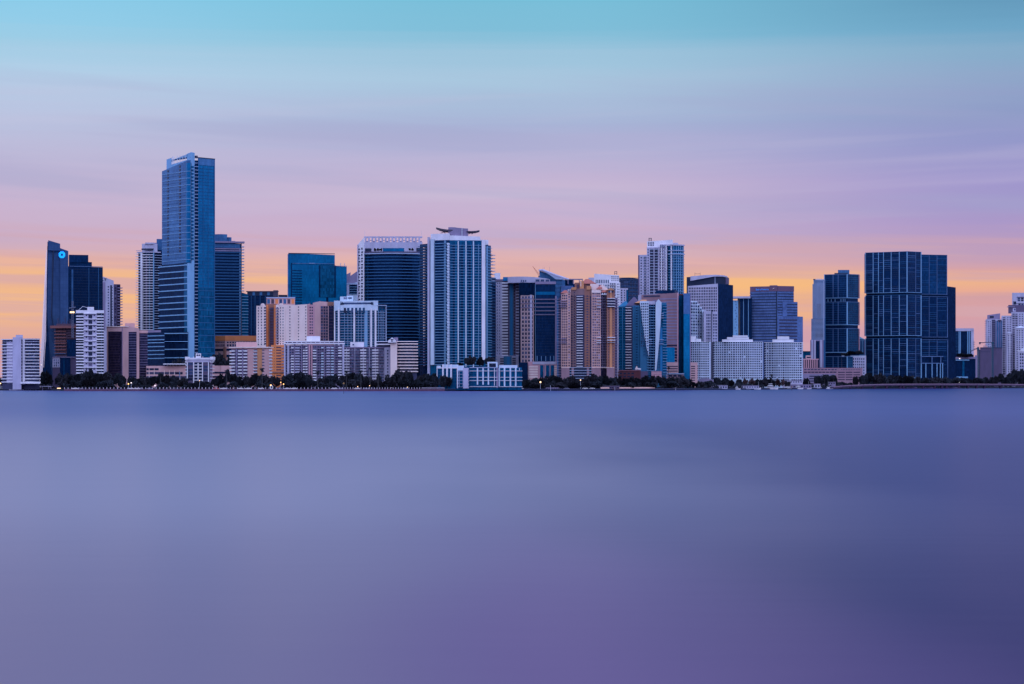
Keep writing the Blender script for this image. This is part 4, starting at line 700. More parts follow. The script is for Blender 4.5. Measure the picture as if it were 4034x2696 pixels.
# 36 pink banded office with mirror slabs
b = B('office_tower', 'pink striped office tower whose right end is a tall sheer bright blue mirrored slab', 2640, 2070)
p = b.vol([(2527,2090),(2672,2070)],1155,pinkd,vs=[1158,1152],back=30); b.bands(p,2600,2668,1173,1260,8,4.6,.25,lavd,'window_band'); b.bands(p,2618,2668,1271,1352,8,4.6,.25,lavd,'window_band'); b.bands(p,2535,2600,1160,1160.5,1,6,.3,shade,'roof_vents'); b.bands(p,2626,2668,1361,1400,4,5,.3,w_dark,'window_band') ; b.fins(p,[2671],4,1152,1480,.8,rosy,'edge'); b.grid(p,2656,2668,1,1372,1440,6,.8,.5,[w_dark])
pg = b.vol([(2672,2071),(2695,2078)],1160,g_teal,back=26,part='glass_wing'); ps = b.vol([(2693,2060),(2720,2062)],1155,g_brt,back=20,part='mirror_slab'); b.box(ps,2693,2718,1154,1235,.2,g_sky,'upper_mirror'); b.fins(ps,[2719.5],3,1155,1500,.3,lavd,'edge'); b.box(p,2578,2652,1140,1153,-4,g_navy,'plant_room',inset=12); b.box(pg,2674,2690,1156,1161,.5,brick,'roof_unit')
pl = b.vol([(2618,2040),(2658,2040)],1371,g_brt,part='low_mirror_block',back=14); pd_ = b.vol([(2618,2034),(2672,2034)],1430,pink,part='garage_wing',back=16); b.bands(pd_,2624,2670,1444,1472,4,3.6,.2,w_dark,'garage_slot')
pe = b.vol([(2720,2030),(2748,2032)],1430,pink,part='garage_wing',back=16); b.bands(pe,2722,2738,1444,1508,8,3.6,.2,w_dark,'garage_slot'); pf = b.vol([(2628,2010),(2694,2010)],1474,pinkd,part='porch',back=10); b.box(pf,2627,2695,1473,1477,.8,slabl,'fascia'); b.grid(pf,2632,2686,3,1478,1488,1,.7,.8,[w_dark]); b.done()
# 37 black tower with white grid front
b = B('office_tower', 'near-black office tower with a white gridded window front and white sloping wedge on its crown', 2795, 2290)
p = b.vol([(2709,2298),(2828,2288)],1122,lav,vs=[1124,1116],back=34); pr = b.vol([(2828,2288),(2888,2300)],1117,g_deep,vs=[1116,1120],back=34,part='glass_side'); b.grid(p,2712,2825,17,1128,1350,20,.6,.7,[w_dark,w_dark,shadep,w_dark])
pk = b.vol([(2705,2304),(2856,2298),(2871,2306)],1088,navyp,v0=1126,vs=[1089,1086,1092],part='crown',back=26); poly(b,[(2720,1087),(2780,1082),(2820,1081),(2850,1083),(2866,1087),(2866,1092),(2845,1088),(2812,1088),(2720,1105)],2296.5,1.4,lav,'crown_wedge'); b.fins(pk,[2817],2,1088,1117,.7,slabl,'fin'); b.fins(pk,[2864],13,1093,1117,.6,mauve,'crown_end')
b.box(p,2705,2709.5,1100,1350,.3,navyp,'edge')
for u in (2736,2757): b.box(pk,u,u+1,1071,1085,-6,steel,'antenna',inset=6.5)
b.box(pk,2736,2757,1075,1076,-6,steel,'antenna',inset=6.4); b.done()
# 38 stair-stepped white grid wing
b = B('office_building', 'stair-stepped white office wing with square grey windows, in front of the near-black gridded tower', 2750, 2240)
p = b.vol([(2719,2275),(2748,2279)],1185,whiteb,back=16,vs=[1183,1186]); q = [(2748,2756,1197),(2756,2765,1209),(2765,2781,1221)]
for u0,u1,v in q: b.vol([(u0,2279+(u0-2748)*.12),(u1,2281+(u1-2748)*.12)],v,whiteb,part='step',back=16)
pp = Path([(2719,2274.6),(2781,2284.6)]); 
for r in range(14):
    for c in range(7):
        v = 1189+r*12; u = 2722+c*8.9
        if (c<3) or (c==3 and r>0) or (c==4 and r>1) or (c>=5 and r>2): b.box(pp,u,u+5.6,v,v+7.5,.5,random.choice([w_mid,w_mid,w_pale,w_dark]),'window',.1)
pz = b.vol([(2772,2272),(2802,2270)],1223,lav,back=18); py = b.vol([(2806,2272),(2828,2274)],1226,lav,back=18); b.vol([(2801,2273),(2807,2273)],1220,navyp,part='slot',back=14); b.grid(pz,2782,2800,3,1234,1350,10,.6,.7,WD); b.grid(py,2808,2826,3,1234,1350,10,.6,.7,WD); b.done()
# 39 thin tower between
b = B('office_tower', 'narrow dark glass tower with flat white roof slab, between near-black and lettered striped towers', 2920, 2560)
p = b.vol([(2886,2562),(2908,2562)],1182,slabb,back=20,part='white_wing'); q = b.vol([(2915,2562),(2962,2562)],1172,g_deep,back=20); b.box(Path([(2884,2560),(2962,2558)]),2884,2956,1166,1174,1.5,lav,'roof_slab',inset=16); b.fins(q,[2929,2948],2,1175,1400,.5,slabb,'fin'); b.box(Path([(2900,2572),(2920,2572)]),2906,2916,1176,1400,0,pinkw,'pink_lit_gap_wall',inset=2)  # pink light in the gap is put into this wall's colour
for r in range(14): b.box(p,2895+(r%3)*3,2898+(r%3)*3,1185+r*11.5,1189+r*11.5,.2,w_mid,'window',.1)
b.done()
# 40 striped tower with roof lettering
b = B('office_tower', 'stepped blue-and-grey striped office tower with blue lettering along its roof band', 3060, 2480)
pL = b.vol([(2955,2492),(3062,2480)],1130,g_purp,vs=[1131,1126],back=34); pR = b.vol([(3062,2480),(3127,2488)],1126,g_purp,vs=[1125,1129],back=34); pS = b.vol([(3126,2488),(3141,2490)],1188,g_purp,back=30,part='step'); pT = b.vol([(3062,2476),(3163,2488)],1245,g_purp,vs=[1242,1245],back=26,part='lower_step'); pS2 = b.vol([(3083,2482),(3142,2488)],1188,g_purp,back=26,part='step')
for pp,u0,u1 in ((pL,2955,3062),(pR,3062,3127.5)): b.box(pp,u0,u1,1126 if pp is pL else 1125,1146,.5,paint('aubergine_panel',(78,62,104)),'roof_band')
b.bands(pL,2958,3058,1154,1345,18,3.4,.35,navyp,'spandrel'); b.bands(pR,3064,3127,1154,1240,9,3.2,.35,navyp,'spandrel'); b.bands(pS2,3100,3141,1196,1240,5,3,.3,navyp,'spandrel'); b.bands(pT,3070,3140,1256,1345,8,5.5,.4,shade,'spandrel'); b.fins(pL,[3060],4,1146,1345,.6,navyp,'corner_column'); b.box(pL,3030,3058,1122,1127,-3,mauve,'roof_unit',inset=8); b.bands(pL,2954,2958,1150,1300,15,3,.8,shade,'corner_slab')
q0 = pL.at(2977); q1 = pL.at(3036); letters('Bank of America',2.6*KY,glow('blue_sign_letters',(.015,.16,.55),.9),b.root,(q0.x-b.o.x,q0.y-b.o.y-1.0,Zv(1141.5,2480)),(math.radians(90),0,math.atan2(q1.y-q0.y,q1.x-q0.x)),(.93,1.25,1))
q = pL.at(3046)-b.o; mb = MB(); z = Zv(1137,2480)
for k in range(3): mb.mesh([(q.x-1.8+k*1.1,q.y-1.3,z-.8+.5*k),(q.x-.2+k*1.1,q.y-1.3,z+.2+.5*k),(q.x+1.4+k*1.1,q.y-1.3,z+1.8),(q.x+.4+k*1.1,q.y-1.3,z+1.5),(q.x-1.8+k*1.1,q.y-.8,z-.8+.5*k),(q.x-.2+k*1.1,q.y-.8,z+.2+.5*k),(q.x+1.4+k*1.1,q.y-.8,z+1.8),(q.x+.4+k*1.1,q.y-.8,z+1.5)],[(0,1,2,3),(7,6,5,4),(0,4,5,1),(1,5,6,2),(2,6,7,3),(3,7,4,0)])
b.add('flag_emblem',mb,pinkw); b.done()
# 41-43 white banded hotels
def banded(label, pts, vt, vb, cols, roofs, Y):
    b = B('hotel', label, pts[0][0], Y)
    p = b.vol(pts, vt, whiteb, back=22); u0, u1 = pts[0][0], pts[-1][0]; n = 16; ch = (vb-vt-3)/n
    cw = []; u = u0+3
    while u < u1-6:
        w = min(random.choice([4.8,5.2,5.2,7.6]), u1-3-u); cw.append((u, w)); u += w+3.1
    for r in range(n):
        v = vt+4+r*ch
        for u, w in cw:
            if random.random() > .02: b.box(p,u,u+w,v,v+5.0,.1,random.choice([w_dark,w_mid,w_mid,w_dark]),'window',.1)
    b.bands(p,u0,u1,vt+ch+1.6,vb-ch,n-1,1.3,.5,lav,'floor_ledge')
    for (a,c,v0,v1) in roofs: b.vol([(a,Y+6),(c,Y+6)],v0,white,v0=v1,part='roof_room',back=9)
    b.box(p,u0,u1,vt-1,vt+1.5,.7,white,'coping'); b.fins(p,[u0+2.2],4.4,vt+2,vb,.3,navyp,'dark_slot') if u0 > 2750 else None; b.done()  # dark gap beside the hotel painted on as a navy strip
banded('white window-banded hotel block partly hidden behind the pink garage, leftmost of the three alike', [(2719,2196),(2760,2190),(2800,2192)],1346,1497,10,[(2720,2742,1323,1348),(2740,2762,1334,1348)],2190)
banded('white window-banded hotel, the wide middle one of the three alike', [(2808,2212),(2843,2204),(2880,2196),(2950,2192),(3005,2200)],1346,1497,20,[(2845,2966,1336,1348),(2864,2950,1327,1337),(2887,2946,1320,1328)],2192)
banded('white window-banded hotel behind the yachts, rightmost of the three alike', [(3010,2222),(3060,2214),(3110,2210),(3163,2218)],1350,1505,16,[(3043,3127,1336,1352),(3062,3109,1324,1337)],2210)
b = B('annex', 'dark recessed link building between the left and middle white banded hotels', 2804, 2230); p = b.vol([(2796,2230),(2812,2230)],1350,g_deep,back=10); b.bands(p,2797,2811,1356,1480,12,1,.4,navyp,'floor_line'); b.done()
b = B('low_building', 'low arched pale hall behind the round dark shrubs, under the left white banded hotel', 2780, 2100); p = b.vol(arc(2745,2818,2100,3,8),1494,lavd,vs=[1500,1496,1494,1493,1493,1493,1495,1499,1508],back=14); b.box(p,2748,2816,1512,1520,.3,mauve,'window_strip'); b.done()
# 44 small things left of the striped thin tower
b = B('low_building', 'far teal office block low down between the right white hotel and the thin striped tower', 3178, 2700); p = b.vol([(3160,2700),(3194,2702)],1388,g_teal,back=20); b.box(p,3160,3194,1386,1389,.6,navyp,'coping'); b.done()
b = B('low_building', 'low block with purple vertical fins above the left end of the long pink garage', 3195, 2400); p = b.vol([(3163,2402),(3224,2400)],1418,shadep,back=18); b.fins(p,[3168+i*8.4 for i in range(7)],3.6,1420,1456,.9,rosy); b.box(p,3162,3225,1416,1420,1,rosy,'coping'); q = b.vol([(3174,2404),(3196,2404)],1403,pink,v0=1420,part='roof_room',back=8); b.box(q,3178,3194,1408,1413,.2,w_dark,'window_strip'); b.done()
# 45 thin striped white tower
b = B('apartment_tower', 'slim pale tower of fine horizontal louvres standing against the dark framed tower', 3225, 2420)
p = b.vol([(3205,2424),(3252,2420)],1102,slabd,back=24); p2 = b.vol([(3201,2423),(3252,2419.5)],1117,slabd,back=22,part='wall'); p3_ = b.vol([(3196,2422),(3252,2419)],1254,slabd,back=22,part='wall')
b.bands(p,3205,3250,1104,1114,3,2,.9,slabl,'louvre'); b.bands(p2,3201,3250,1118,1250,34,2.1,.9,slabl,'louvre'); b.bands(p3_,3196,3248,1255,1336,18,2.3,.9,slabl,'louvre'); b.grid(p2,3218,3236,1,1195,1250,14,.9,.45,[w_dark],proud=.5); b.grid(p3_,3212,3244,1,1256,1336,18,.95,.42,[w_dark],proud=.5); b.fins(p2,[3245],3,1104,1336,1.2,slabl); b.box(p,3204,3250,1099,1102,.8,slabl,'coping'); b.box(p,3204,3212,1097,1101,1,steel,'roof_unit'); b.fins(p,[3217,3222,3226,3232,3238],.7,1094,1100,-2,steelp,'antenna')
pb2 = b.vol([(3192,2416),(3244,2416)],1338,lavd,back=18,part='base'); b.fins(pb2,[3221],14,1342,1460,.4,g_deep,'dark_slot'); b.fins(pb2,[3199,3210,3234],6,1338,1450,1.2,lav); b.done()
# 46 dark framed tower
b = B('apartment_tower', 'dark pale-framed glass tower with a small roof box, left of the widest dark tower', 3310, 2390)
st = [(1079,1173),(1188,1279),(1293,1392),(1407,1460)]
core = b.vol([(3250,2400),(3337,2390),(3380,2400)],1084,g_deep,back=34)
for i,(v0,v1) in enumerate(st):
    f1 = Path([(3247,2399),(3337,2388.6),(3382,2398.6)])
    b.box(f1,3247,3337,v0,v1,0,g_navy,'stage_glazing'); b.box(f1,3337,3382,v0,v1,0,g_grid,'stage_glazing')
    b.box(f1,3246,3383,v0-1,v0+.6,.6,rail_m,'stage_frame'); b.box(f1,3246,3383,v1-2,v1,.6,slabb,'stage_frame')
    b.fins(f1,[3248,3337],3,v0,v1,.7,slabb,'stage_frame'); b.fins(f1,[3282,3302],1.8,v0,v1,.5,rail_m,'mullion')
    n = max(2,int((v1-v0)/8.5)); b.bands(f1,3250,3336,v0+5,v1-5,n,.7,.25,slabd,'floor_line')
    if i < 3: b.grid(f1,3340,3380,5,v0+4,v1-3,n,.5,.5,[w_dark,g_deep],proud=.15)
    if i < 3: b.fins(f1,[3383],1,v0,v1,2,rosy,'edge_fin'); b.bands(f1,3381,3383.5,v0+4,v1-4,n,.8,1.4,rail_m,'edge_rail')
b.vol([(3301,2400),(3346,2400)],1062,g_steel,v0=1082,part='roof_room',back=12); b.vol([(3287,2399),(3340,2398)],1074,navyp,v0=1082,part='roof_room',back=10); b.fins(core,[3262,3275,3290,3313,3322,3329],2,1176,1186,.3,slabb,'column'); b.box(core,3340,3383,1128+270,1462,.4,g_deep,'base'); b.done()
b = B('office_building', 'small stepped grey tower shoulder wedged between the two dark framed towers', 3395, 2450); p = b.vol([(3380,2450),(3388,2450),(3412,2452)],1336,g_steel,back=16,vs=[1320,1333,1337]); b.fins(p,[3386,3398],2,1340,1390,.6,slabb,'pier'); b.bands(p,3388,3410,1338,1339,1,2,.6,slabb,'coping'); b.done()
b = B('low_building', 'white block with a checkerboard of small square windows, between the two dark framed towers', 3362, 2340); p = b.vol([(3316,2340),(3412,2346)],1405,lav,vs=[1406,1403],back=20); b.grid(p,3319,3407,11,1411,1500,8,.52,.6,WD); b.box(p,3316,3410,1404,1407,.5,whiteb,'coping'); b.done()
# 49 long pink garage
rosy2 = paint('faded_rose_concrete', (116,94,136)); b = B('parking_garage', 'long low pink parking garage with dark slot openings below the slim louvred tower', 3280, 2290)
p = b.vol([(3163,2290),(3301,2288)],1452,rosy2,back=18); p2 = b.vol([(3296,2288),(3398,2282)],1452,rosy2,back=22); b.grid(p,3166,3300,10,1456,1461,1,.75,.8,[shade]); b.grid(p2,3312,3390,12,1456,1461,1,.45,.7,[shade]); b.grid(p,3166,3296,9,1466,1472,1,.85,.75,[w_dark]); b.box(p,3163,3290,1475,1512,.8,lavd,'lower_front'); b.bands(p,3188,3285,1483,1502,3,3.6,1,w_dark,'garage_slot')
for v in (1467,1477,1486,1496): b.grid(p2,3300,3390,3,v,v+4.5,1,.88,.75,[w_dark])
b.done()
# 50 widest dark tower
g_wing = curtain('ink_blue_glass', (8,42,92)); b = B('apartment_tower', 'widest dark blue glass tower, three stages outlined by pale frames, on the right', 3560, 2180)
pL = Path([(3409,2200),(3573,2178),(3628,2188)]); pR = Path([(3627,2196),(3731,2204)])
b.vol([(3412,2203),(3573,2182),(3627,2192)],1003,g_deep,back=44); b.vol([(3626,2199),(3728,2207)],1006,g_deep,back=40,part='right_wing'); b.vol([(3728,2212),(3765,2218)],1130,g_deep,back=30,vs=[1126,1130],part='rear_wing')
for (v0,v1,w0,w1,e) in ((993,1151,1004,1158,0),(1164,1321,1169,1327,2),(1335,1492,1339,1493,3)):
    b.box(pL,3409,3628,v0-4,v1,0,g_navy,'stage_glazing'); b.box(pR,3628,3731+e,w0-2,w1,0,g_wing if v0<1000 else g_navy,'stage_glazing')
    b.box(pL,3408,3629,v0-4.5,v0-3,.6,slabd,'stage_frame'); b.box(pL,3408,3629,v1-1.8,v1,.6,slabb,'stage_frame'); b.box(pR,3628,3732+e,w1-1.6,w1,.5,rail_m,'stage_frame'); b.box(pR,3628,3732+e,w0-3,w0-1.6,.5,rail_m,'stage_frame')
    b.fins(pL,[3410,3440,3461,3481,3511,3543,3573],2.2,v0-3,v1,.7,slabb,'mullion'); b.fins(pL,[3607],1.2,v0-3,v1,.4,rail_m,'mullion'); b.fins(pL,[3627.5],2.6,v0-3,v1,.9,slabb,'mullion'); b.fins(pR,[3660,3691],1.3,w0,w1,.5,rail_m,'mullion'); b.fins(pR,[3730+e],2,w0,w1,.6,rail_m,'mullion')
    for (a,c) in ((3412,3440),(3442,3460),(3463,3480),(3482,3510),(3512,3542),(3544,3572),(3575,3606),(3609,3626)):
        for i in range(19):
            if random.random()<.9: b.box(pL,a,c,v0+4+i*8,v0+4+i*8+random.choice([.8,1.1,1.5]),.3,random.choice([slabd,navyp,navyp,rail_m]),'floor_line')
    for (a,c) in ((3630,3659),(3661,3690),(3692,3728)):
        for i in range(18):
            if random.random()<.6: b.box(pR,a,c,w0+4+i*8,w0+4+i*8+1.1,.3,random.choice([slabd,navyp,slabd]),'floor_line')
    b.fins(pL,[3407.5],.9,v0,v1,2.2,lavd,'edge_fin'); b.bands(pL,3406,3410,v0+6,v1-6,14,.8,1.8,rail_m,'edge_rail')
pf = Path([(3626,2185),(3716,2192)]); b.vol([(3628,2188),(3714,2194)],1406,g_deep,part='porch_block',back=14); b.box(pf,3627,3715,1405,1408,.5,rail_m,'porch_frame'); b.box(pf,3627,3717,1432,1435,.5,rail_m,'porch_frame'); b.fins(pf,[3629,3671.5,3706],2.4,1405,1434,.5,rail_m,'porch_frame'); b.fins(pf,[3629,3647,3671.5,3691,3704,3713],2.6,1434,1492,.6,slabb,'porch_frame'); b.done()
# 51 right small dark buildings
b = B('office_tower', 'dark glass block with a white frame and stubby balconies, right of the widest dark tower', 3800, 2750)
p = b.vol([(3762,2750),(3836,2752)],1294,g_deep,back=24); b.box(p,3762,3836,1292,1303,.8,lav,'frame'); b.fins(p,[3830.5],11,1300,1400,.8,lav,'frame'); b.fins(p,[3778,3783,3812,3818],3,1304,1396,.4,slabb,'glass_strip'); b.bands(p,3822,3827,1308,1394,14,2,1.1,slabb); b.bands(p,3834,3840,1345,1380,6,1.6,1.6,slabd,inset=3); b.bands(p,3763,3775,1310,1396,16,1,.5,slabd); b.done()
b = B('low_building', 'low dark glass block with a lit roof terrace, beside the violet-grey blank building', 3810, 2480)
p = b.vol([(3767,2480),(3843,2482)],1416,g_deep,back=16); q = b.vol([(3840,2484),(3850,2488)],1402,lavd,part='side_wall',back=14); b.box(p,3766,3818,1419,1423,1.2,slabb,'terrace_edge'); b.box(p,3768,3842,1409,1418,-1,lavd,'roof_storey',inset=8); b.box(p,3768,3812,1486,1492,1.5,slabb,'entrance_canopy'); b.fins(p,[3795],8,1424,1486,.2,g_teal,'glass_strip'); mb = MB(); c = p.at(3780)-b.o; mb.box(c.x-1,c.x+1,c.y-1.5,c.y-.9,Zv(1417,2480),Zv(1414,2480)); b.add('terrace_lamp',mb,WL); b.done()
# 53 violet blank building and cranes
b = B('office_building', 'violet-grey blank-walled building under construction, behind the teal crane mast', 3895, 2620)
p = b.vol([(3853,2622),(3862,2618)],1380,navyp,part='side_wall',back=18); q = b.vol([(3861,2618),(3948,2622)],1372,mauve,back=20); b.box(q,3861,3948,1371,1374,.6,shade,'coping'); b.grid(q,3864,3900,6,1386,1391,1,.6,.6,[shade]); b.grid(q,3886,3940,4,1380,1383,1,.5,.6,[shade]); b.vol([(3873,2630),(3890,2630)],1364,pink,v0=1374,part='roof_room',back=8); b.done()
def crane(u, Y, vt, jibs, label):
    global KY
    Y = Y*KF(u); KY = 1.0
    t = empty('tower_crane', (*P(u,Y),0), label, 'crane'); mb = MB(); z1 = Zv(vt,Y)
    m = paint('crane_teal',(14,56,98),.5)
    for dx in (-1.2,1.2):
        for dy in (-1.2,1.2): mb.bar((dx,dy,GROUND),(dx,dy,z1),.45)
    for i in range(20):
        za = GROUND+(z1-GROUND)*i/20; zb = GROUND+(z1-GROUND)*(i+1)/20; mb.bar((-1.2,-1.2,za),(1.2,-1.2,zb),.35); mb.bar((1.2,-1.2,za),(-1.2,-1.2,zb),.35)
    mb.build('mast', m, t)
    for (a,va,c,vc) in jibs:
        mb = MB(); xa,xc = (a-u)*Y/FPX,(c-u)*Y/FPX; za,zc = Zv(va,Y),Zv(vc,Y)
        mb.bar((xa,0,za),(xc,0,zc),.35); mb.bar((xa,0,za+1.3),(xc,0,zc+1.3),.3)
        n = 9
        for k in range(n): mb.bar((xa+(xc-xa)*k/n,0,za+(zc-za)*k/n),(xa+(xc-xa)*(k+.5)/n,0,za+(zc-za)*(k+.5)/n+1.3),.22); mb.bar((xa+(xc-xa)*(k+.5)/n,0,za+(zc-za)*(k+.5)/n+1.3),(xa+(xc-xa)*(k+1)/n,0,za+(zc-za)*(k+1)/n),.22)
        mb.build('jib', steel, t)
    mb = MB(); a,va = jibs[0][:2]; x = (a-u)*Y/FPX; mb.box(x-1.3,x+1.3,-1,1,Zv(va+5,Y),Zv(va-5,Y)); mb.build('counterweight', steel, t)
    mb = MB(); mb.box(-2,2,-2,2,z1-2,z1+2.5); mb.build('cab', m, t)
crane(3910,2590,1353,[(3860,1354,3910,1352)],'teal tower crane mast standing in front of the violet-grey blank building')
crane(3853,2560,1378,[(3853,1374,3820,1390)],'short crane at the left corner of the violet-grey blank building')
# 54 white condominiums on the right
b = B('apartment_tower', 'pale tower with an open lean-to roof room, behind the violet-grey blank building', 3915, 2860)
p = b.vol([(3883,2866),(3912,2860),(3950,2864)],1256,lav,back=24); b.vol([(3889,2872),(3940,2870)],1240,lavd,v0=1258,vs=[1240,1233],part='roof_room',back=12); b.box(p,3896,3920,1243,1251,-5,w_dark,'roof_opening',inset=6); b.grid(p,3891,3905,2,1262,1372,13,.5,.5,WM); b.box(p,3907,3921,1258,1372,.3,shade,'recess'); b.bands(p,3908,3920,1264,1368,13,1.4,.6,lavd); b.box(p,3922,3948,1262,1372,.3,g_steel,'glazing'); b.bands(p,3880,3887,1262,1368,13,2.2,1.2,lavd,inset=4); b.fins(p,[3925,3934,3942],2,1262,1372,.7,lavd); b.box(p,3930,3945,1259,1268,.5,w_dark,'arched_opening'); b.done()
b = B('apartment_tower', 'big white stepped condominium tower with domed turrets, cut by the right edge of the picture', 4010, 2800)
p = b.vol([(3945,2806),(3968,2802),(3988,2804)],1242,lav,back=24); q = b.vol([(3984,2803),(4080,2800)],1228,lav,back=30); r = b.vol([(3972,2812),(4080,2810)],1200,mauve,v0=1232,part='upper_storey',back=22); s = b.vol([(3987,2816),(4080,2814)],1152,lav,v0=1204,part='top_storeys',back=18)
b.box(r,3968,3998,1206,1209,2,lavd,'cornice',inset=4); b.box(r,3990,4002,1212,1226,.4,lav,'bay'); b.grid(r,3994,4001,1,1214,1222,1,.8,.9,WD,proud=.6); b.grid(s,4007,4034,2,1170,1186,2,.7,.8,WD,proud=.5); b.box(s,4003,4080,1187,1193,1.6,lav,'terrace'); b.grid(s,4010,4034,2,1194,1208,1,.7,.9,WD,proud=.5); b.box(s,4006,4080,1167,1170,1.6,lavd,'canopy'); b.box(s,3992,4003,1186,1198,.6,w_dark,'arched_opening')
b.grid(p,3948,3962,1,1246,1480,27,.8,.55,[shade,w_dark]); b.bands(p,3943,3963,1251,1478,26,2.4,1.5,lav,inset=4); b.grid(p,3966,3984,2,1246,1478,27,.45,.5,WD); b.grid(q,3987,4010,2,1232,1480,28,.75,.55,[shade,w_dark]); b.bands(q,3985,4012,1238,1478,28,2.2,1.4,lav); b.grid(q,4013,4032,2,1232,1480,28,.45,.5,WD); b.grid(q,4036,4076,5,1232,1480,28,.5,.5,WD)
def turret(u0,u1,Y,v1,vb,dome,lab):
    pp = b.vol(arc(u0,u1,Y,5,8),v1,lav,v0=None,part='turret',back=12); b.grid(pp,u0+3,u1-2,2 if u1-u0<40 else 4,v1+5,vb,int((vb-v1-5)/8.7),.45,.5,WD,proud=.1); b.box(pp,u0-3,u1+3,v1-2,v1+1,1.5,lav,'turret_cornice',inset=8); b.fins(pp,[u0+(u1-u0)*.5],1.6,v1,vb,.5,white)
    X = lambda u: P(u,Y).x-b.o.x; mb = MB(); n=10; cx = X((u0+u1)/2); rr = X(u1+1)-cx; vs=[(cx+rr*math.cos(a),P(0,Y).y-b.o.y+3+rr*.6*math.sin(a),Zv(v1-2,Y)) for a in [math.tau*k/n for k in range(n)]]+[(cx,P(0,Y).y-b.o.y+3,Zv(v1-dome,Y))]; mb.mesh(vs,[(k,(k+1)%n,n) for k in range(n)]+[tuple(range(n))[::-1]]); b.add('turret_roof',mb,steelp)
turret(3966,3990,2786,1312,1480,5,''); turret(3999,4044,2780,1292,1480,10,'')
pz = b.vol([(4013,2760),(4080,2760)],1386,lav,part='front_block',back=14); b.grid(pz,4016,4076,7,1392,1464,6,.65,.6,WD); b.box(pz,4010,4080,1383,1387,1.5,white,'cornice',inset=4); b.vol(arc(4022,4080,2764,4,6),1368,steelp,v0=1385,part='dome_roof',back=10,vs=[1378,1372,1368,1366,1365,1365,1365]); b.done()
KY = 1.0
# ------------------------------------------------------------------ water, land, shore
def shoreY(u):
    ks = [(-400,1990),(0,1960),(230,1900),(250,1725),(1750,1725),(1760,1735),(2200,1790),(2500,1930),(2700,2060),(3000,2330),(3200,2560),(3500,2860),(3780,3080),(4034,3500),(4400,3700)]
    for (a,ya),(c,yc) in zip(ks, ks[1:]):
        if a <= u <= c: return ya+(yc-ya)*(u-a)/(c-a)
    return ks[0][1] if u < ks[0][0] else ks[-1][1]
# the setting must not cut the towers: land runs from the seawall to the horizon
def shore_pt(u): return P(u, min(shoreY(u), 1e9))
wm = bpy.data.materials.new('water'); wm.use_nodes = True; t = wm.node_tree; pb = t.nodes['Principled BSDF']
tcn = t.nodes.new('ShaderNodeTexCoord'); mp = t.nodes.new('ShaderNodeMapping'); mp.inputs['Scale'].default_value = (.012,.009,1); t.links.new(tcn.outputs['Object'], mp.inputs[0])
n1 = t.nodes.new('ShaderNodeTexNoise'); n1.inputs['Scale'].default_value = 1; n1.inputs['Detail'].default_value = 4; t.links.new(mp.outputs[0], n1.inputs['Vector'])
r1 = t.nodes.new('ShaderNodeValToRGB'); r1.color_ramp.elements[0].position = .3; r1.color_ramp.elements[1].position = .72
r1.color_ramp.elements[0].color = (*WATER_A, 1); r1.color_ramp.elements[1].color = (*WATER_B, 1)
t.links.new(n1.outputs[0], r1.inputs[0])
# reflected sky, brighter left and darker right, is put into the water colour
sxw = t.nodes.new('ShaderNodeSeparateXYZ'); t.links.new(tcn.outputs['Object'], sxw.inputs[0])
mpw = t.nodes.new('ShaderNodeMapping'); mpw.inputs['Scale'].default_value = (.05,.02,1); t.links.new(tcn.outputs['Object'], mpw.inputs[0])
nw = t.nodes.new('ShaderNodeTexNoise'); nw.inputs['Detail'].default_value = 1; nw.inputs['Scale'].default_value = 1; t.links.new(mpw.outputs[0], nw.inputs['Vector'])
ma = t.nodes.new('ShaderNodeMath'); ma.operation = 'MULTIPLY_ADD'; ma.inputs[1].default_value = 16; t.links.new(nw.outputs[0], ma.inputs[0]); t.links.new(sxw.outputs[0], ma.inputs[2])
def wmr(x, a, b):
    n = t.nodes.new('ShaderNodeMapRange'); n.interpolation_type = 'SMOOTHSTEP'; n.inputs[1].default_value = a; n.inputs[2].default_value = b; t.links.new(x, n.inputs[0]); return n.outputs[0]
def wmx(f, x, y):
    n = t.nodes.new('ShaderNodeMix'); n.data_type = 'RGBA'; t.links.new(f, n.inputs[0])
    for s, q in ((n.inputs[6], x), (n.inputs[7], y)):
        if isinstance(q, tuple): s.default_value = (*q, 1)
        else: t.links.new(q, s)
    return n.outputs[2]
near = wmx(wmr(ma.outputs[0], -12+8, 22+8), SKY_PALE, SKY_DARK_MID)
closest = wmx(wmr(ma.outputs[0], 1+8, 11+8), wmx(wmr(ma.outputs[0], -7+8, 1+8), SKY_PALE_2, VIOLET), SKY_DARK_NEAR)
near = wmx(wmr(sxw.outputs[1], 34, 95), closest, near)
far = wmx(wmr(ma.outputs[0], -60, 420), r1.outputs[0], SKY_DARK_FAR)
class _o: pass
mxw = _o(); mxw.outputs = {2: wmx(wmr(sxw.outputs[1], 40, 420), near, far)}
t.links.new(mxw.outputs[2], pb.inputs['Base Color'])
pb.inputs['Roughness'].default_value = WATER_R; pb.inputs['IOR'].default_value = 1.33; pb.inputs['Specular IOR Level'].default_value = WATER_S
mp2 = t.nodes.new('ShaderNodeMapping'); mp2.inputs['Scale'].default_value = (.05,.12,1); t.links.new(tcn.outputs['Object'], mp2.inputs[0])
n2 = t.nodes.new('ShaderNodeTexNoise'); n2.inputs['Scale'].default_value = 1; n2.inputs['Detail'].default_value = 3; t.links.new(mp2.outputs[0], n2.inputs['Vector'])
bp = t.nodes.new('ShaderNodeBump'); bp.inputs['Strength'].default_value = .1; bp.inputs['Distance'].default_value = .5; t.links.new(n2.outputs[0], bp.inputs['Height']); t.links.new(bp.outputs[0], pb.inputs['Normal'])
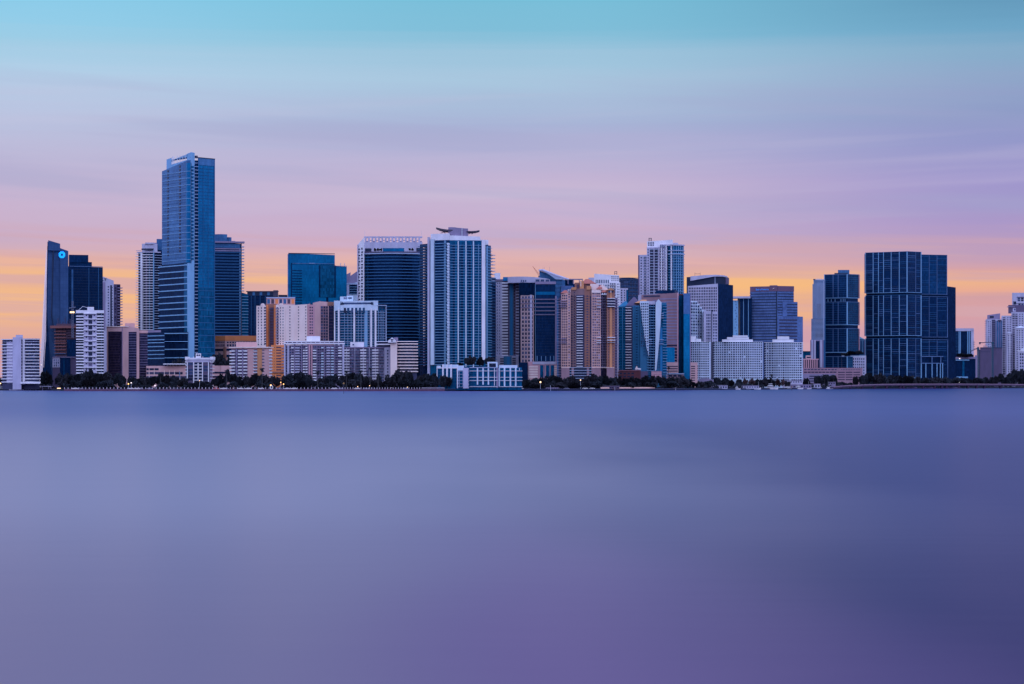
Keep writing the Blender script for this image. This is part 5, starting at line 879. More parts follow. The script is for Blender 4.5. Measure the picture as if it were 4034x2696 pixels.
mb = MB(); mb.mesh([(-30000,-3000,0),(30000,-3000,0),(30000,30000,0),(-30000,30000,0)],[(0,1,2,3)]); tag(mb.build('water', wm), kind='structure')
gm = paint('ground_soil', (18,20,40), .95, .3, .05); 
us = list(range(-400,4401,40)); fr = [P(u, shoreY(u)) for u in us]; bk = [P(u, 28000) for u in us]
mb = MB(); mb.poly_prism(fr+bk[::-1], -.5, 1.3); tag(mb.build('ground', gm), kind='structure')
# road and promenade along the shore
def ribbon(name, mat, u0, u1, d0, d1, z0, z1, step=20, inner=GROUND-.05):
    us = [u0+(u1-u0)*i/max(1,int((u1-u0)/step)) for i in range(max(1,int((u1-u0)/step))+1)]
    a = [P(u, shoreY(u)+d0) for u in us]; c = [P(u, shoreY(u)+d1) for u in us]
    mb = MB(); mb.poly_prism(a+c[::-1], z0, z1); return mb.build(name, mat)
tag(ribbon('promenade_pavement', paint('promenade_paving',(70,62,96),.9), 252, 2300, 1.5, 7, 1.2, 1.32), kind='structure')
tag(ribbon('shore_road', paint('asphalt',(40,40,66),.9), 252, 2300, 8, 16, 1.2, 1.304), kind='structure')
wall_m = paint('seawall_stone', (74,52,88), .9, .2, .4)
def wall_thing(name, label, mat, u0, u1, d0, d1, z1, copm=None, cat='wall'):
    c = P((u0+u1)/2, shoreY((u0+u1)/2)); t = empty(name, (c.x,c.y,0), label, cat)
    for nm, m_, a, z0, z in (('wall_face', mat, d0, -.4, z1),)+((('coping', copm, d0-.3, z1, z1+.25),) if copm else ()):
        o = ribbon(nm, m_, u0, u1, a, d1, z0, z); o.parent = t; o.location = (-c.x,-c.y,0)
    return t
wall_thing('seawall', 'long brownish-violet stone seawall carrying the row of white posts', wall_m, 252, 1752, -.8, 1.2, 1.5, paint('seawall_cap',(104,88,130),.9))
wall_thing('seawall', 'dark navy seawall below the low modern white-framed block', paint('dark_seawall',(12,20,52),.9), 1752, 2700, -.8, 1.2, 1.5, paint('dark_seawall_cap',(70,74,130),.9))
wall_thing('seawall', 'low dark edge wall below the marina at the right', paint('dark_seawall',(12,20,52),.9), 2700, 3290, -.8, 1.2, 1.4, paint('marina_quay',(60,66,120),.9))
# sandy terrace wall, the light along it put into its pale face colour
c = P(2470, shoreY(2470)+6); t = empty('terrace_wall', (c.x,c.y,0), 'low pinkish terrace wall catching light on the shore under the pink and orange condominium', 'wall')
o = ribbon('wall_face', paint('lit_sandstone',(190,145,165),.8), 2366, 2580, 4, 5, 1.2, 3.1); o.parent = t; o.location = (-c.x,-c.y,0)
o = ribbon('base_course', paint('sandstone_base',(90,70,110),.8), 2366, 2580, 3.6, 4.0, 1.2, 1.9); o.parent = t; o.location = (-c.x,-c.y,0)
# posts on the seawall
post_m = paint('white_post', (150,150,205), .6); pus = []
u = 254.0
while u < 1660: pus.append(u); u += 13.9 if u < 1330 else 10.5
P0 = MB(); P0.box(-.22,.22,-.22,.22,0,1.25); P0.box(-.3,.3,-.3,.3,1.25,1.4)
pproto = P0.build('post', post_m)
posts = []
for i, u in enumerate(pus):
    o = pproto if i == 0 else pproto.copy()
    if i: COL.objects.link(o)
    q = P(u, shoreY(u)); o.location = (q.x, q.y+.2, 1.75); posts.append((u, o))
# iron fence with close pickets at the right end of the wall
c = P(1700, 1725); t = empty('railing', (c.x,c.y,0), 'close-set pale railing on the right end of the long seawall', 'railing')
mb = MB(); x0, x1 = P(1662,1725).x-c.x, P(1750,1725).x-c.x; mb.box(x0,x1,0,.15,2.9,3.05); mb.build('rail', post_m, t)
for k in range(22): mb = MB(); x = x0+(x1-x0)*k/21; mb.box(x-.1,x+.1,.0,.15,1.75,2.9); mb.build('picket', post_m, t)

# ------------------------------------------------------------------ trees
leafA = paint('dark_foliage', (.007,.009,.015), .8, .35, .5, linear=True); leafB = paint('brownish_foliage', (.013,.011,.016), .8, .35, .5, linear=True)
leafR = paint('russet_foliage', (.06,.028,.03), .8, .3, .5, linear=True); bark = paint('bark', (.05,.045,.045), .9, linear=True)
def crown_mesh(seed, mat, rx=1.0, rz=.62, n=900, ls=.085, flat=.3):
    rnd = random.Random(seed); mb = MB(); lobes = []
    for k in range(rnd.randint(9,13)):
        a = rnd.random()*math.tau; d = rnd.random()**.5*.62; lobes.append((math.cos(a)*d*rx, math.sin(a)*d*rx, rnd.uniform(-.25,.42)*rz, rnd.uniform(.26,.46)))
    for i in range(n):
        lx,ly,lz,lr = rnd.choice(lobes); v = Vector((rnd.gauss(0,1),rnd.gauss(0,1),rnd.gauss(0,1))).normalized()*lr*(rnd.random()**.35)
        p = Vector((lx,ly,lz))+Vector((v.x,v.y,v.z*.8)); a = Vector((rnd.gauss(0,1),rnd.gauss(0,1),rnd.gauss(0,.6))).normalized(); c = a.orthogonal().normalized(); s = ls*rnd.uniform(.6,1.5)
        mb.mesh([p-a*s-c*s*.6,p+a*s-c*s*.6,p+a*s*.8+c*s*.7,p-a*s*.7+c*s*.6],[(0,1,2,3)])
    me = mb.build('crown', mat); d = me.data; bpy.data.objects.remove(me); return d
def trunk_mesh(h=1.0, r=.045, br=4, seed=1):
    rnd = random.Random(seed); mb = MB(); mb.bar((0,0,-.05),(0,0,h*.62),r,7,r*.7)
    for k in range(br):
        a = k*math.tau/br+rnd.random(); mb.bar((0,0,h*.5),(math.cos(a)*.36,math.sin(a)*.36,h*rnd.uniform(.8,1.0)),r*.55,5,r*.25)
    o = mb.build('trunk', bark); d = o.data; bpy.data.objects.remove(o); return d
crowns = [crown_mesh(i, m_, n=1500) for i, m_ in enumerate([leafA,leafA,leafB,leafA,leafB,leafA])]; crownR = crown_mesh(44, leafR, n=500)
trunks = [trunk_mesh(seed=i) for i in range(3)]
def palm_crown(seed):
    rnd = random.Random(seed); mb = MB()
    for k in range(26):
        a = k*2.4+rnd.random()*.4; el = rnd.uniform(-.5,1.1); L_ = rnd.uniform(.8,1.05); pr = Vector((0,0,0)); side = Vector((-math.sin(a),math.cos(a),0))
        for s in range(6):
            e = el-s*.42; q = pr+Vector((math.cos(a)*math.cos(e),math.sin(a)*math.cos(e),math.sin(e)))*L_/6; w0 = .13*(1-s/6)+.03; w1 = .13*(1-(s+1)/6)+.02
            for sg in (-1,1): mb.mesh([pr,q,q+side*sg*w1-Vector((0,0,w1*.6)),pr+side*sg*w0-Vector((0,0,w0*.6))],[(0,1,2,3)])
            pr = q
    o = mb.build('crown', leafA); d = o.data; bpy.data.objects.remove(o); return d
palmc = [palm_crown(i) for i in range(3)]
mb = MB(); mb.bar((0,0,-.05),(.02,0,.5),.03,7,.024); mb.bar((.02,0,.5),(.0,.01,1),.024,7,.02); o = mb.build('trunk', bark); palmt = o.data; bpy.data.objects.remove(o)
BACK = [(0,160,'the white slab-balcony block'),(160,300,'the tower with the emblem'),(300,415,'the slim white recessed tower'),(415,590,'the pink brown-glass building'),(590,728,'the long pink podium building'),(728,842,'the small white hotel'),(842,905,'the pink podium wing'),(905,1070,'the pink tan-striped flats'),(1070,1124,'the orange house base'),(1124,1356,'the wide lavender apartment house'),(1356,1530,'the grey-lavender flats'),(1530,1650,'the pedimented white block'),(1650,1725,'the white-finned tower'),(1725,2058,'the low white-framed block'),(2058,2200,'the beige tower'),(2200,2434,'the pink and orange condominium'),(2434,2626,'the blue condominium'),(2626,2720,'the pink striped office'),(2720,2820,'the left white banded hotel'),(2820,3008,'the middle white banded hotel'),(3008,3163,'the right white banded hotel'),(3163,3400,'the long pink garage'),(3400,3766,'the widest dark tower'),(3766,3852,'the low dark glass block'),(3852,3950,'the violet-grey blank building'),(3950,4100,'the big white stepped condominium')]
def behind(u):
    for a,c,n in BACK:
        if a <= u < c: return n
    return 'the skyline'
ORD = ['leftmost','second from left','third from left','fourth from left','fifth from left','sixth from left','seventh from left','eighth from left','ninth from left','tenth from left','eleventh from left','twelfth from left']
def label_rows(items, adj, noun, cat, group, prep='before'):
    """items [(u, object, adjective or None)]: every label names the building behind and the place in that little row"""
    rows_ = {}
    for u,o,a in sorted(items, key=lambda q: q[0]): rows_.setdefault((behind(u), a or adj), []).append((u,o))
    for (bh, a), l in rows_.items():
        for i,(u,o) in enumerate(l):
            if len(l) == 1: s = f'{a} {noun} {prep} {bh}'
            elif i == len(l)-1: s = f'{a} {noun} {prep} {bh}, rightmost of {len(l)}'
            else: s = f'{a} {noun} {prep} {bh}, {ORD[i]} of {len(l)}' if i < len(ORD) else f'{a} {noun} {prep} {bh}, number {i+1} from left'
            tag(o, s, cat, group)
TREES = []; PALMS = []
def tree(u, vt, w, d=25, kind=None, v0=None, zb=GROUND):
    Y = shoreY(u)+d; H = Zv(vt, Y)-zb; c = P(u, Y)
    r = bpy.data.objects.new('broadleaf_tree', None); COL.objects.link(r); r.location = (c.x,c.y,zb); r.rotation_euler = (0,0,random.random()*6.28)
    W_ = w*Y/FPX/2
    cr = bpy.data.objects.new('crown', crownR if kind=='russet' else random.choice(crowns)); COL.objects.link(cr); cr.parent = r
    ch = H*random.uniform(.40,.46); cr.scale = (W_/.84, W_/.84, ch/.46); cr.location = (0,0,H-ch*1.03)
    tr = bpy.data.objects.new('trunk', random.choice(trunks)); COL.objects.link(tr); tr.parent = r; tr.scale = (min(8,W_)*1.0,min(8,W_)*1.0,H*.7)
    TREES.append((u, r, {'russet':'russet-tinged','round':'small rounded','broad':'broad dark'}.get(kind)))
    return r
def palm(u, vt, w=17, d=18, zb=GROUND):
    Y = shoreY(u)+d; H = Zv(vt, Y)-zb; c = P(u, Y); W_ = w*Y/FPX/2
    r = bpy.data.objects.new('palm_tree', None); COL.objects.link(r); r.location = (c.x,c.y,zb); r.rotation_euler = (0,0,random.random()*6.28)
    cr = bpy.data.objects.new('crown', random.choice(palmc)); COL.objects.link(cr); cr.parent = r; cr.scale = (W_*1.5,)*3; cr.location = (0,0,H-W_*.7)
    tr = bpy.data.objects.new('trunk', palmt); COL.objects.link(tr); tr.parent = r; tr.scale = (11,11,H-W_*.5)
    PALMS.append((u, r, None))
T_ = [(3,1488,22,10),(47,1494,17,5,'round'),(70,1512,12,5),(138,1498,26,40),(165,1470,30,40),(180,1462,30,60),(196,1478,34,40),(222,1484,40,30),(250,1478,42,35),(276,1474,40,40),(305,1480,44,30),(330,1474,40,35),(352,1457,36,40),(376,1476,44,32),(402,1472,46,35),(430,1474,46,30),(458,1476,46,30),(484,1484,40,30),(350,1495,50,22),(300,1500,50,20),(420,1500,50,20),(520,1490,36,30),(546,1496,36,28),(570,1488,40,30),(600,1488,44,32),(628,1474,36,36),(652,1484,40,30),(684,1484,44,32),(716,1490,40,30),(740,1508,36,22),(764,1512,36,20),(792,1505,38,20),(818,1508,36,22),(846,1494,36,28),(872,1478,34,34),(900,1460,26,30),(924,1474,42,34),(948,1486,38,30),(980,1484,36,32),(1004,1478,40,30),(1034,1482,44,30),(1064,1484,44,28),(1088,1484,30,30),(1132,1474,46,30,'broad'),(1170,1472,66,34,'broad'),(1206,1480,50,28,'broad'),(1150,1498,50,20),(1190,1500,50,18),(1214,1500,30,20),(1240,1502,34,22),(1262,1490,40,28),(1288,1488,40,30),(1312,1478,42,32),(1338,1500,34,22),(1356,1482,44,30),(1384,1474,60,36,'broad'),(1418,1478,46,30),(1444,1484,44,30),(1400,1500,60,18),(1440,1504,50,18),(1472,1494,36,24),(1492,1484,28,26),(1506,1504,36,20),(1538,1482,42,28),(1560,1474,36,32),(1592,1464,66,36,'broad'),(1620,1474,40,30),(1550,1502,50,18),(1600,1500,60,18),(1660,1476,44,34),(1686,1478,42,30),(1640,1500,44,20),(1706,1476,38,22),(1722,1488,26,4),(1690,1506,50,16),
 (1738,1484,34,3),(1762,1480,44,4),(2078,1500,40,20),(2100,1492,44,24),(2130,1494,44,22),(2120,1508,50,12),(2164,1486,44,26),(2190,1482,44,28),(2216,1490,46,24),(2246,1488,44,26),(2272,1496,46,22),(2300,1500,44,20),(2322,1476,50,30,'broad'),(2350,1480,44,28),(2384,1484,36,30),(2340,1502,54,16),(2410,1492,44,28),(2434,1484,40,30),(2462,1494,44,26),(2490,1490,46,28),(2520,1492,46,24),(2548,1484,44,30),(2576,1488,46,28),(2602,1484,44,30),(2630,1490,50,26),(2660,1486,46,28),(2690,1488,50,30),(2706,1498,36,22),(2640,1506,60,14),(2560,1508,60,14),(2480,1510,50,12),(2260,1512,60,12),(2200,1512,60,12),(2736,1508,26,14),(2760,1504,30,16,'round'),(2788,1502,40,16,'round'),(2828,1492,34,30),(2852,1494,36,34),(2880,1498,34,36),(2908,1498,34,34),(2932,1496,28,34,'russet'),(2960,1492,34,36,'russet'),(2986,1498,32,30),(3010,1496,34,26),(3036,1494,34,30),(3066,1494,30,34,'russet'),(3086,1496,20,34,'russet'),(3104,1506,26,14),(3140,1504,30,14),(3176,1494,28,18),(3222,1486,30,16),(3250,1480,36,20),(3280,1482,40,20),(3316,1508,36,16),(3344,1510,36,16),(3372,1484,26,18),(3402,1478,36,22),(3428,1474,44,26),(3456,1478,46,28),(3486,1482,44,26),(3516,1482,46,28),(3546,1484,46,26),(3576,1482,46,28),(3606,1486,44,26),(3640,1492,44,20),(3672,1494,44,20),(3700,1492,44,22),(3730,1490,44,20),(3760,1490,46,24),(3788,1492,40,22),(3814,1494,40,22),(3842,1492,34,24),(3866,1494,36,20),(3888,1490,32,24),(3912,1488,34,24),(3938,1476,30,30),(3960,1484,40,26),(3980,1476,40,30),(4006,1462,44,34),(4030,1462,44,34)]
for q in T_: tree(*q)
for q in [(1032,1449,22,14),(893,1458,20,14),(1252,1461,22,12),(1421,1458,18,12),(1458,1448,18,12),(1490,1471,18,8),(1364,1460,16,14),(2016,1490,16,6),(2030,1484,14,6),(3040,1474,16,12),(3248,1474,22,10),(3282,1476,24,10),(632,1470,20,20),(2634,1446,14,20)]: palm(*q)
# roof-garden palms and trees above the low modern block, and hedge strips on terraces
for u,v,w in ((1838,1412,26),(1862,1408,30),(1890,1410,34),(1922,1412,30),(1936,1408,28),(1812,1432,26)):
    r = tree(u, v, w, 25, 'roof', zb=Zv(1446,1750)); TREES[-1] = (u, r, 'roof-garden')
for u,v,w,Y,zb in ((3355,1386,36,3048,1404),(3385,1384,40,3048,1402),(3328,1392,30,3048,1406)):
    r = tree(u, v, w, Y-shoreY(u), 'roof', zb=Zv(zb,Y)); TREES[-1] = (u, r, 'roof-garden')
for u,v,w,Y,zb in ((3788,1394,36,3530,1412),(3812,1396,36,3530,1412)):
    r = tree(u, v, w, Y-shoreY(u), 'roof', zb=Zv(zb,Y)); TREES[-1] = (u, r, 'roof-garden')
for u in (1478,1490,1500,1614,1626):
    r = tree(u, 977, 12, 2099-shoreY(u), 'roof', zb=Zv(990,2099)); TREES[-1] = (u, r, 'little roof-terrace')
for u,v,w,Y in ((690,1418,60,1925),(720,1422,60,1925),(860,1404,60,1940),(890,1410,60,1940),(905,1425,50,1935)):
    r = tree(u, v, w, Y-shoreY(u), 'tall', zb=GROUND); TREES[-1] = (u, r, 'tall dark background')
label_rows(TREES, 'dark leafy', 'tree', 'tree', 'shore trees')
label_rows(PALMS, 'dark feathery', 'palm', 'palm tree', 'palms along the shore')
label_rows([(u,o,None) for u,o in posts], 'short white', 'seawall post', 'post', 'white posts along the seawall')
# hedges and undergrowth nobody could count
rnd = random.Random(5); mb = MB()
for i in range(42000):
    u = rnd.uniform(150,4060)
    if 1800 < u < 2060 or 3010 < u < 3160: continue
    d = rnd.uniform(17,24) if u < 2750 else rnd.uniform(10,20); Y = shoreY(u)+d
    hmax = 4.2+1.8*math.sin(u*.05)+1.5*math.sin(u*.13+1); z = GROUND+rnd.random()*max(1.0,hmax)
    p = P(u, Y); a = Vector((rnd.gauss(0,1),rnd.gauss(0,1),rnd.gauss(0,.6))).normalized(); c = a.orthogonal().normalized(); s = rnd.uniform(.35,.8)
    q = Vector((p.x,p.y,z)); mb.mesh([q-a*s-c*s*.6,q+a*s-c*s*.6,q+a*s*.8+c*s*.7,q-a*s*.7+c*s*.6],[(0,1,2,3)])
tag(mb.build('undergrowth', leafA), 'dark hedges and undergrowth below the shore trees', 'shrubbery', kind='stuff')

# ------------------------------------------------------------------ cars
tyre = paint('tyre', (.02,.02,.025), .8, linear=True)
def make_car(mat):
    t = bpy.data.objects.new('parked_car', None); COL.objects.link(t)
    prof = [(-2.3,.35),(-2.3,.85),(-1.5,.98),(-.9,1.42),(.7,1.42),(1.4,.98),(2.25,.85),(2.3,.35)]; n = len(prof)
    mb = MB(); mb.mesh([(x,y,z) for y in (-.88,.88) for x,z in prof],[tuple(range(n)),tuple(range(2*n-1,n-1,-1))]+[(i,(i+1)%n,n+(i+1)%n,n+i) for i in range(n)]); mb.build('body', mat, t)
    w = [(-1.3,1.0),(-.85,1.36),(.62,1.36),(1.15,1.0)]; mb = MB(); mb.mesh([(x,y,z) for y in (-.9,.9) for x,z in w],[(0,1,2,3),(7,6,5,4),(0,4,5,1),(1,5,6,2),(2,6,7,3),(3,7,4,0)]); mb.build('side_windows', w_dark, t)
    for x in (-1.4,1.45):
        for y in (-.8,.8): mb = MB(); mb.bar((x,y-.1,.33),(x,y+.1,.33),.33,10); mb.build('wheel', tyre, t)
    return t
cprot = {c: make_car(paint('car_'+c+'_paint', m_, .3, .02, spec=.6)) for c,m_ in (('white',(175,176,220)),('grey',(92,94,140)),('dark',(26,28,56)),('red',(150,74,92)))}
used = set(); CARS = []
for i,(u,cn) in enumerate([(515,'white'),(540,'white'),(551,'grey'),(590,'grey'),(684,'dark'),(700,'dark'),(850,'red'),(880,'white'),(889,'grey'),(947,'white'),(978,'white'),(1028,'white'),(1099,'grey'),(1131,'white'),(1158,'white'),(1316,'white'),(1341,'grey'),(1407,'white'),(1442,'grey'),(1470,'dark'),(1598,'grey'),(1908,'white'),(1955,'white'),(1980,'grey'),(2010,'white'),(2050,'white'),(2200,'grey'),(2232,'grey'),(2305,'white'),(2332,'white'),(296,'white'),(309,'grey'),(330,'dark')]):
    src = cprot[cn]
    if cn in used:
        r = src.copy(); COL.objects.link(r)
        for ch in src.children: k = ch.copy(); COL.objects.link(k); k.parent = r
    else: r = src; used.add(cn)
    Y = shoreY(u)+10+(i%3)*1.6; q = P(u,Y); r.location = (q.x,q.y,1.31 if u<2300 else 1.3); r.rotation_euler = (0,0,(i%2)*math.pi+random.uniform(-.06,.06)); r.scale = (1.15,1.15,1.15)
    CARS.append((u,r,cn))
label_rows(CARS,'white','parked car','car','cars parked along the shore road')
# ------------------------------------------------------------------ lamps
LAMPS = []
def lamp(u, v, d, mat, colour, r=.5):
    Y = shoreY(u)+d; q = P(u,Y); z = Zv(v,Y); t = bpy.data.objects.new('street_lamp', None); COL.objects.link(t); t.location = (q.x,q.y,GROUND)
    mb = MB(); mb.bar((0,0,0),(0,0,z-GROUND-r),.13,6,.09); mb.build('pole', steelp, t)
    mb = MB(); n = 8
    vs = [(0,0,z-GROUND-r)]+[(r*math.sin(math.pi*j/5)*math.cos(math.tau*k/n),r*math.sin(math.pi*j/5)*math.sin(math.tau*k/n),z-GROUND-r*math.cos(math.pi*j/5)) for j in range(1,5) for k in range(n)]+[(0,0,z-GROUND+r)]
    fs = [(0,1+(k+1)%n,1+k) for k in range(n)]+[(1+j*n+k,1+j*n+(k+1)%n,1+(j+1)*n+(k+1)%n,1+(j+1)*n+k) for j in range(3) for k in range(n)]+[(1+3*n+k,1+3*n+(k+1)%n,1+4*n) for k in range(n)]
    mb.mesh(vs,fs); mb.build('lamp_globe', mat, t); LAMPS.append((u,t,colour))
for a in [(506,1515,14,AL,'lit amber',.55),(517,1511,14,WL,'lit white',.5),(610.5,1522,8,WL,'lit white',.5),(1067,1521,8,AL,'lit amber',.75),(1106,1509,14,AL,'lit amber',.4),(1117,1516,10,AL,'lit amber',.5),(2129,1508,3,FL,'lit warm',.75),(2287,1500,3,FL,'lit warm',.5),(3779,1509,4,WL,'lit white',.5),(3998,1488,4,FL,'lit warm',.6),(1409,1526,8,FL,'lit small',.35),(1605,1528,6,FL,'lit small',.3),(1456,1522,8,FL,'lit small',.3),(786,1502,4,AL,'lit dim',.3),(2,1513,-4,FL,'lit warm',.6),(163,1440,60,WL,'lit small',.35)]: lamp(*a)
label_rows(LAMPS,'lit','lamp','street lamp','lamps along the shore')
c = P(238,shoreY(238)); t = empty('light_fitting',(c.x,c.y,0),'glowing orange strip light at the left start of the long seawall','light'); mb = MB(); w=12*1760/FPX; mb.box(-w,w*.7,-1.4,-1.0,1.9,2.5); mb.build('tube',FL,t); mb = MB(); mb.box(-w-.4,w,-1.0,-.6,1.2,2.8); mb.build('mount',steel,t)
# ring sculpture
c = P(1069.5,shoreY(1069)-.2); mb = MB(); n = 18; R_ = 1.25
for k in range(n):
    a, a2 = math.tau*k/n, math.tau*(k+1)/n; mb.bar((R_*.85*math.cos(a),0,R_*1.15*math.sin(a)+1.5),(R_*.85*math.cos(a2),0,R_*1.15*math.sin(a2)+1.5),.3,6)
o = mb.build('ring_sculpture', paint('white_marble',(185,185,230))); o.location = (c.x,c.y-.3,1.7); tag(o,'white ring-shaped sculpture standing on the long seawall below an amber lamp','sculpture')
# channel markers in the water
def marker(u, vb, vt, label, board=None, mat=steel, r=.14):
    Y = CH*FPX/(vb-HV); q = P(u,Y); t = empty('channel_marker',(q.x,q.y,0),label,'channel marker'); mb = MB(); mb.bar((0,0,-1),(0,0,Zv(vt,Y)),r,7); mb.build('pole',mat,t)
    if board: z = Zv(board,Y); mb = MB(); s=.62; mb.mesh([(-s,-.3,z),(0,-.3,z-s),(s,-.3,z),(0,-.3,z+s),(-s,-.2,z),(0,-.2,z-s),(s,-.2,z),(0,-.2,z+s)],[(0,1,2,3),(7,6,5,4),(0,4,5,1),(1,5,6,2),(2,6,7,3),(3,7,4,0)]); mb.build('board',paint('ochre_board',(120,96,70)),t)
marker(1354,1554,1508,'dark channel marker post with a yellowish diamond board, nearest in the water',1513)
marker(3119,1541,1524,'small dark marker post in the water off the yachts',1527,r=.3)
marker(2169,1543.5,1521,'thin pale leaning pole in the water below the beige tower',None,steelp,.12)
marker(2422,1543,1528,'thin pale pole in the water below the sandy terrace wall',None,steelp,.12)
marker(2662,1541,1529,'thin pale pole in the water below the pink striped office',None,steelp,.14)
# ------------------------------------------------------------------ left dock, boats
hull = paint('boat_white',(168,172,222),.35); hulld = paint('boat_navy',(24,28,62),.35); glassb = w_dark
def boat(u, v_top, w, label, Y=None, kind='cruiser', dark=False, name='motor_yacht'):
    Y = Y or shoreY(u)-7; q = P(u,Y); L_ = w*Y/FPX/2; H = Zv(v_top,Y); t = empty(name,(q.x,q.y,0),label,'boat','boats at the shore'); hm = hulld if dark else hull
    st = [(-1,.8,.62),(-.4,.95,.62),(.35,.9,.70),(.75,.55,.82),(1,.04,.95)]; bw = L_*.26; fb = min(H*.42,2.6); mb = MB(); vs = []
    for x,wd,sh in st: vs += [(x*L_*.94,0,-.4),(x*L_,-wd*bw,fb*sh),(x*L_,wd*bw,fb*sh),(x*L_*.97,-wd*bw*.75,.1),(x*L_*.97,wd*bw*.75,.1)]
    fs = []
    for i in range(4):
        a,c = i*5,(i+1)*5; fs += [(a,a+3,c+3,c),(a+3,a+1,c+1,c+3),(a+4,a,c,c+4),(a+2,a+4,c+4,c+2),(a+1,a+2,c+2,c+1)]
    fs.append((0,4,2,1,3)); mb.mesh(vs,fs); mb.build('hull',hm,t)
    z = fb*.62
    def house(x0,x1,z0,z1,wd,m_,nm,rake=.12):
        mb = MB(); r = (x1-x0)*rake; mb.mesh([(x0,-wd,z0),(x1,-wd,z0),(x1,wd,z0),(x0,wd,z0),(x0+r*.4,-wd*.9,z1),(x1-r*1.6,-wd*.9,z1),(x1-r*1.6,wd*.9,z1),(x0+r*.4,wd*.9,z1)],[(0,3,2,1),(4,5,6,7),(0,1,5,4),(1,2,6,5),(2,3,7,6),(3,0,4,7)]); mb.build(nm,m_,t)
    if kind == 'sail':
        house(-.3*L_,.3*L_,z,z+.9,bw*.5,hull,'cabin'); mb = MB(); mb.bar((.05*L_,0,z),(.05*L_,0,max(H,9)),.1); mb.build('mast',steelp,t); mb = MB(); mb.bar((.05*L_,0,z+1.5),(-.6*L_,0,z+1.5),.14); mb.build('boom',steelp,t)
    else:
        h1 = z+(H-z)*.5; house(-.75*L_,.45*L_,z,h1,bw*.8,hull,'cabin'); house(-.68*L_,.42*L_,z+(h1-z)*.3,h1-(h1-z)*.2,bw*.82,glassb,'cabin_windows',.1); house(-.6*L_,.2*L_,h1,h1+(H-h1)*.25,bw*.7,hull,'upper_deck'); house(-.45*L_,.12*L_,h1+(H-h1)*.25,h1+(H-h1)*.8,bw*.55,glassb,'bridge_windows',.15); house(-.55*L_,.16*L_,h1+(H-h1)*.8,H,bw*.68,hull,'hardtop')
boat(80,1519,28,'small white cruiser moored left of the white-roofed dock',shoreY(80)-6)
boat(53,1523,34,'white boat under the low white balcony block',shoreY(53)+-4)
boat(3040,1514,52,'largest white two-deck motor yacht, moored below the right white hotel')
boat(2905,1524,24,'small white motor boat below the middle white hotel'); boat(2948,1523,26,'low white motor boat, right of the small one below the middle white hotel'); boat(3108,1524,46,'slim dark-hulled cruiser with white cabin, right of the largest yacht',dark=True); boat(3148,1520,34,'white cruiser between the slim dark-hulled one and the pink-lit yacht')
boat(3228,1519,44,'dark-hulled yacht with tall white cabin near the bridge end',dark=True); boat(3185,1505,24,'sailing boat with bare mast behind the white cruisers',kind='sail',name='sailing_boat'); boat(3262,1506,20,'sailing boat with bare mast next to the bridge end',kind='sail',name='sailing_boat'); boat(3272,1525,22,'small white boat at the bridge end, below the bare mast'); boat(2978,1525,22,'tiny white launch left of the largest yacht'); boat(2988,1508,20,'sailing boat with bare mast left of the largest yacht',kind='sail',name='sailing_boat')
# marina sheds / quay wall pieces
def shed(u0,u1,v0,v1,d,mat,label,name='marina_shed',cat='shed'):
    Y = shoreY((u0+u1)/2)+d; b = B(name,label,(u0+u1)/2,Y,cat=cat,k=1.0); p = b.vol([(u0,Y),(u1,Y)],v0,mat,back=6); b.box(p,u0-.8,u1+.8,v0-1,v0+.5,.4,lavd,'roof'); n = max(2,int((u1-u0)/10)); b.grid(p,u0+1,u1-1,n,v0+2,v1,1,.5,.6,WD); b.done()
shed(2815,2866,1521,1533,3,lav,'long low pale marina shed at the left end of the yacht basin'); shed(2870,2990,1522,1531,6,lav,'long low pale quay building behind the small motor boats'); shed(3092,3196,1518,1531,4,lavd,'low grey-violet marina building behind the cruisers'); shed(3197,3232,1515,1530,3,lav,'boxy white boathouse beside the tall-cabin dark yacht','boathouse','boathouse')
shed(3240,3292,1508,1516,20,lavd,'low grey-white pavilion left of the bridge end'); shed(3082,3162,1502,1511,30,lav,'white flat-roofed entrance pavilion under the right white hotel','entrance_pavilion','pavilion')
shed(2150,2200,1530,1538,9,lavd,'low grey kiosk on the shore below the beige tower','kiosk','kiosk'); shed(2345,2440,1524,1533,8,shadep,'low dark-roofed terrace building above the sandy terrace wall','terrace_building','building')
shed(1822,1985,1533,1538,5,slabl,'very low pale pool terrace below the modern white-framed block','pool_terrace','terrace')
c = P(157,shoreY(157)-3); t = empty('dock_pavilion',(c.x,c.y,0),'white-roofed open dock pavilion on piles at the left shore','pavilion'); s = shoreY(157)/FPX
mb = MB(); mb.box(-46*s,46*s,-2,6,Zv(1526.5,1925),Zv(1523.5,1925)); mb.build('roof',lav,t); mb = MB(); mb.box(-47*s,60*s,-1,7,1.2,1.8); mb.build('deck',mauve,t)
for x in (-44,-36,-14,12,36,45): mb = MB(); mb.box(x*s-.35,x*s+.35,-1.8,-1.2,-.5,Zv(1526.5,1925)); mb.build('pile',lavd,t)
mb = MB(); mb.box(-46*s,46*s,-2.1,-2,Zv(1520.5,1925),Zv(1520.1,1925)); 
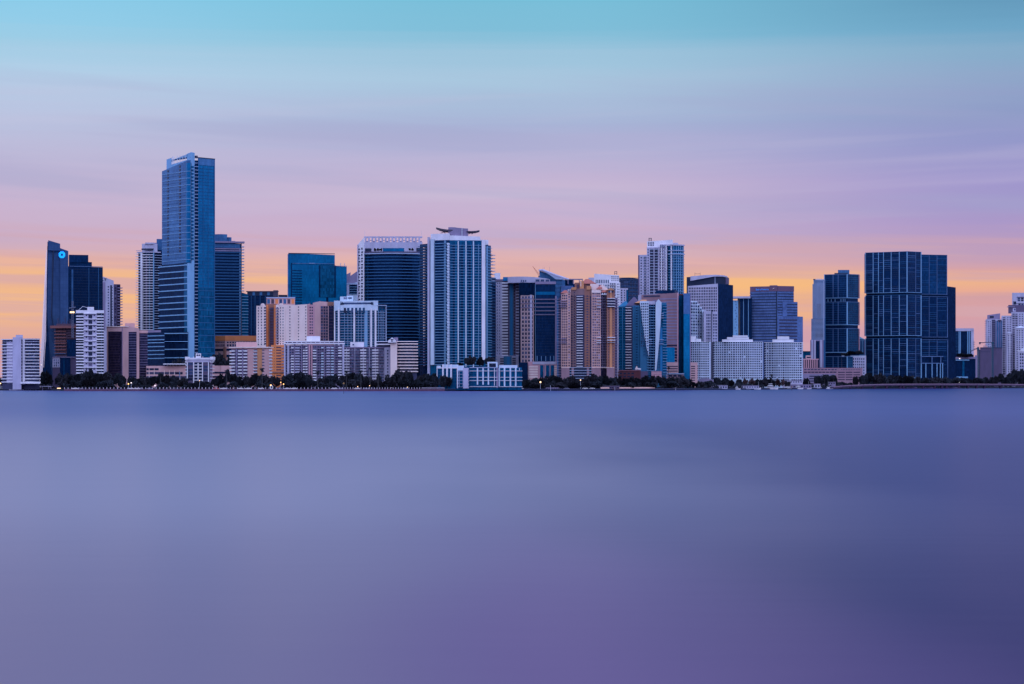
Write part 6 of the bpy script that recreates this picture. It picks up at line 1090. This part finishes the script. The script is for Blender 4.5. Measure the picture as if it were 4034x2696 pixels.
for k in range(19): x=(-46+92*k/18)*s; mb.box(x-.08,x+.08,-2.1,-2,Zv(1523.5,1925),Zv(1519.5,1925))
mb.build('roof_railing',lavd,t)
# ------------------------------------------------------------------ causeway bridge on the right
bm = paint('bridge_concrete',(52,40,78),.9); bmt = paint('bridge_parapet',(104,88,132),.9)
c = P(3640,2850); t = empty('causeway_bridge',(c.x,c.y,0),'long low concrete causeway bridge on piers, running before the widest dark tower','bridge')
def bpt(u): return Path([(3270,2540),(3480,2760),(4100,3200)]).at(u)
dk = [(3283,1525.5),(3330,1521.5),(3400,1518),(3480,1515.6),(3600,1514.8),(3800,1514.8),(3960,1515.5),(4080,1517)]
mbd, mbp = MB(), MB()
for (u0,v0),(u1,v1) in zip(dk,dk[1:]):
    a, e = bpt(u0), bpt(u1); za, ze = Zv(v0,a.y), Zv(v1,e.y); off = Vector((-3,11))
    for m_, y0, y1, d0, d1 in ((mbd,0,1,-2.6,-.9),(mbp,-.04,.03,-.9,.25)):
        pts = [a+off*y0, e+off*y0, e+off*y1, a+off*y1]
        m_.mesh([(p.x-c.x,p.y-c.y,z+dd) for dd in (d0,d1) for p,z in zip(pts,(za,ze,ze,za))],[(0,1,2,3),(7,6,5,4),(0,4,5,1),(1,5,6,2),(2,6,7,3),(3,7,4,0)])
mbd.build('deck',bm,t); mbp.build('parapet',bmt,t)
for u in (3318,3352,3398,3446,3494,3548,3560,3638,3684,3712,3730,3778,3815,3850,3880,3944): 
    a = bpt(u); mb = MB(); mb.box(a.x-c.x-1.2,a.x-c.x+1.2,a.y-c.y+1,a.y-c.y+9,-.5,Zv(1518.5,a.y)); mb.build('pier',bm,t)
for u0,u1 in ((3578,3618),(3650,3682),(3732,3778)):
    a = bpt((u0+u1)/2); mb = MB(); w=(u1-u0)/2*a.y/FPX; mb.box(a.x-c.x-w,a.x-c.x+w,a.y-c.y+9,a.y-c.y+10,.2,2.6); mb.build('fender_wall',mauve,t)
print('objects', len(bpy.data.objects))
